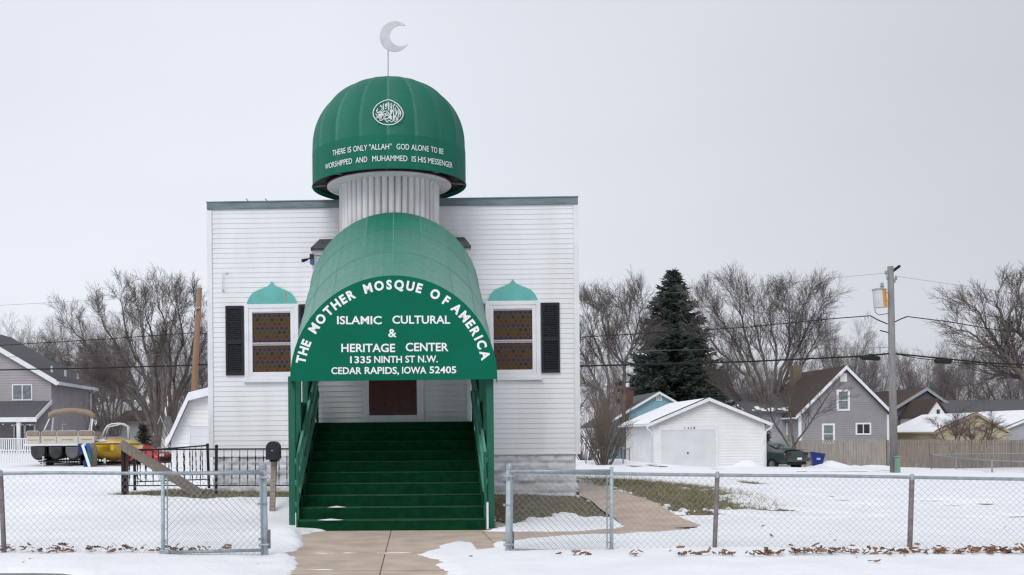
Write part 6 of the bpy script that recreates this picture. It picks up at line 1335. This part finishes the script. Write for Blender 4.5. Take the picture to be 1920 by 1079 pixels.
place_tree('multi', 395, 84, 600, 'far bare tree low behind the left edge of the mosque', rot=5.2, group=G1, twm=TWIG_FAR)
place_tree('small', 219, 47, 735, 'small bare tree right behind the yellow speedboat', rot=1.0, wsc=1.25)
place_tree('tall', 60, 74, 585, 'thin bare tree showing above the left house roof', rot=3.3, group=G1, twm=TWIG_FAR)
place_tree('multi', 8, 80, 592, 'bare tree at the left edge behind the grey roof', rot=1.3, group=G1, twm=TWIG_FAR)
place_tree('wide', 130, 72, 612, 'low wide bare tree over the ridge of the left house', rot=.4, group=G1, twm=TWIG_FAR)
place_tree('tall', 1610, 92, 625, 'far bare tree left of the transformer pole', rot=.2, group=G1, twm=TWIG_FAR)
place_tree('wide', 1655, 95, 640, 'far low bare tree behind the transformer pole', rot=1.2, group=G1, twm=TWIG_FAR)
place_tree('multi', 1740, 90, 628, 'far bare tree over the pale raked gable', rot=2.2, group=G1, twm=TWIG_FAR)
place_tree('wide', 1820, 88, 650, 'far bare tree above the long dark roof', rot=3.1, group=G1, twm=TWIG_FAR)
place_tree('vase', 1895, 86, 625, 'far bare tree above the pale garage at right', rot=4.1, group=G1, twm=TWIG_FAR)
place_tree('small', 1494, 57, 688, 'small bare tree standing before the grey mauve house', rot=.9, wsc=1.5)
place_tree('small', 1793, 62.5, 755, 'bare shrub like tree before the tan garage gable, left stem', rot=.2, wsc=1.6, name='bare_shrub')
place_tree('small', 1822, 63.2, 770, 'bare shrub with bowed stems before the middle of the tan gable', rot=3.2, wsc=1.6, name='bare_shrub')
place_tree('small', 1838, 62.2, 765, 'bare shrub nearest the right eave of the tan garage', rot=5, wsc=1.7, name='bare_shrub')
# bushy brush: many stems from one root
def brush(name, px, D, Hpx, label, n=60, spread=.5, seed=1, m=TWIG_RED, tw=.006, twig=7):
    t = Tree(seed); r = t.r; x = ray(px, 818)[0]*D; z0 = g(x, D); H = zat(px, Hpx, D)-z0
    for i in range(n):
        a = r.uniform(0, 6.28); sp = spread*math.sqrt(r.random()); b = (.25*math.cos(a)*r.random(), .25*math.sin(a)*r.random(), -.1)
        st_ = t.grow(b, norm((sp*math.cos(a), sp*math.sin(a), 1)), H*r.uniform(.6, 1.02), .022, .006, 6, .06, .02, 0)
        for l in t.branch(*st_, twig, .2, .5, .4, H*.28, .1, .05, 1, .5, tw, 4, .6): t.branch(*l, 5, .15, .5, .3, H*.10, .1, .04, 1, .6, tw*.8, 3, .7)
    o = empty(name, (x, D, z0), 0, label, 'shrub'); v, f = t.mesh((0,), 4); np_mesh('stems', v, f, BARK, o); v, f = t.mesh((1,), 3); np_mesh('twigs', v, f, m, o); return o
brush('bare_shrub', 1133, 44, 745, 'dense bare bush of upright stems between the mosque and white garage', 46, .60, 5, TWIG_RED, .006, 5)
brush('bare_shrub', 1098, 57, 700, 'reddish bare thicket low behind the bush by the mosque', 34, .8, 6)
brush('bare_shrub', 1140, 60, 720, 'brown bare thicket before the blue house chimney', 16, .5, 8)
brush('bare_shrub', 345, 57, 700, 'brown bare thicket behind the white gambrel shed', 30, .7, 9, TWIG)
brush('bare_shrub', 150, 70, 655, 'bare brushy growth at the back corner of the left house', 30, .6, 10, TWIG_FAR)
brush('bare_shrub', 192, 68, 690, 'bare brushy growth between the left house and big tree', 26, .6, 12, TWIG_FAR)
# spruce
def conifer(name, px, D, Hpx, wpx, label, m, seed=1, levels=60, base_clear=.04, spr=9, leafy=.16, shape=.8, cat='tree'):
    r = random.Random(seed); x = ray(px, 818)[0]*D; z0 = g(x, D); H = zat(px, Hpx, D)-z0; Rm = wpx/2*D/2000; V = []; Fq = []
    def tri(p, d, l, w_):
        b = len(V); s_ = d.cross(Vector((r.gauss(0, 1), r.gauss(0, 1), r.gauss(0, 1)))).normalized()*w_
        V.extend([tuple(p-s_), tuple(p+s_), tuple(p+d*l)]); Fq.append((b, b+1, b+2))
    for i in range(levels):
        t = base_clear+(1-base_clear)*(i+r.random()*.8)/levels; z = H*t; rad = Rm*(1-t)**shape*r.uniform(.82, 1.08)+.10
        nb = max(5, int(spr*(1-t*.55)))
        for j in range(nb):
            a = r.uniform(0, 6.283); l = rad*r.uniform(.72, 1.08); droop = -.18*l*(1-t); n = max(3, int(l/.16))
            for k in range(n):
                u_ = (k+.6)/n; c = Vector((l*u_*math.cos(a), l*u_*math.sin(a), z+droop*u_*1.6+.22*l*u_*u_+r.gauss(0, .05)))
                for q in range(4):
                    aa = a+r.gauss(0, .9); d = Vector((math.cos(aa), math.sin(aa), r.gauss(.05, .38))).normalized(); tri(c+Vector((r.gauss(0, .06), r.gauss(0, .06), r.gauss(0, .05))), d, leafy*r.uniform(.8, 1.9), leafy*.27)
    o = empty(name, (x, D, z0), 0, label, cat); mb = MB(); mb.tube([(0, 0, -.3), (0, 0, H*.97)], [.02*H, .01], 8); mb.build('trunk', BARK, o); np_mesh('crown', V, Fq, m, o); return o
conifer('spruce_tree', 1263, 88, 508, 262, 'tall dark spruce tree behind the white garage', SPRUCE, 3, 96, .05, 17, .30, .74)
conifer('arborvitae', 1437, 58, 814, 17, 'dark evergreen shrub squeezed between the white garage and teal car', ARBOR, 4, 26, .02, 9, .10, .45, 'shrub')
conifer('arborvitae', 268, 60, 798, 32, 'dull brown green evergreen shrub right of the yellow speedboat', ARBOR, 5, 34, .02, 10, .11, .42, 'shrub')
conifer('arborvitae', 180, 52, 798, 22, 'dark evergreen shrub between the pontoon boat and speedboat', SPRUCE, 6, 30, .02, 10, .10, .42, 'shrub')
# far woodland that reads as one mass
V = []; Fq = []; off = 0; wr_ = random.Random(9)
(va, fa), (vb, fb), _ = PROTO['tall']; (vc, fc), (vd, fd), _ = PROTO['wide']
rows = []
for px in range(-120, 420, 34): rows.append((px, 115, wr_.uniform(615, 660)))
for px in range(1070, 2060, 42): rows.append((px, 125, wr_.uniform(650, 690)))
for px, D, hp in rows:
    vs_, fs_2 = [(va, fa), (vb, fb)] if wr_.random() < .5 else [(vc, fc), (vd, fd)]
    x = ray(px+wr_.uniform(-12, 12), 818)[0]*D; D += wr_.uniform(-6, 8); H = zat(px, hp, D); k_ = H/vs_[0][:, 2].max(); a = wr_.uniform(0, 6.28); ca, sa = math.cos(a), math.sin(a)
    for v, f in (vs_, fs_2):
        if len(f) > 60000: f = f[::2] if False else f
        q = v*k_; V.append(np.stack([x+q[:, 0]*ca-q[:, 1]*sa, D+q[:, 0]*sa+q[:, 1]*ca, q[:, 2]], -1)); Fq.append(f+off); off += len(v)
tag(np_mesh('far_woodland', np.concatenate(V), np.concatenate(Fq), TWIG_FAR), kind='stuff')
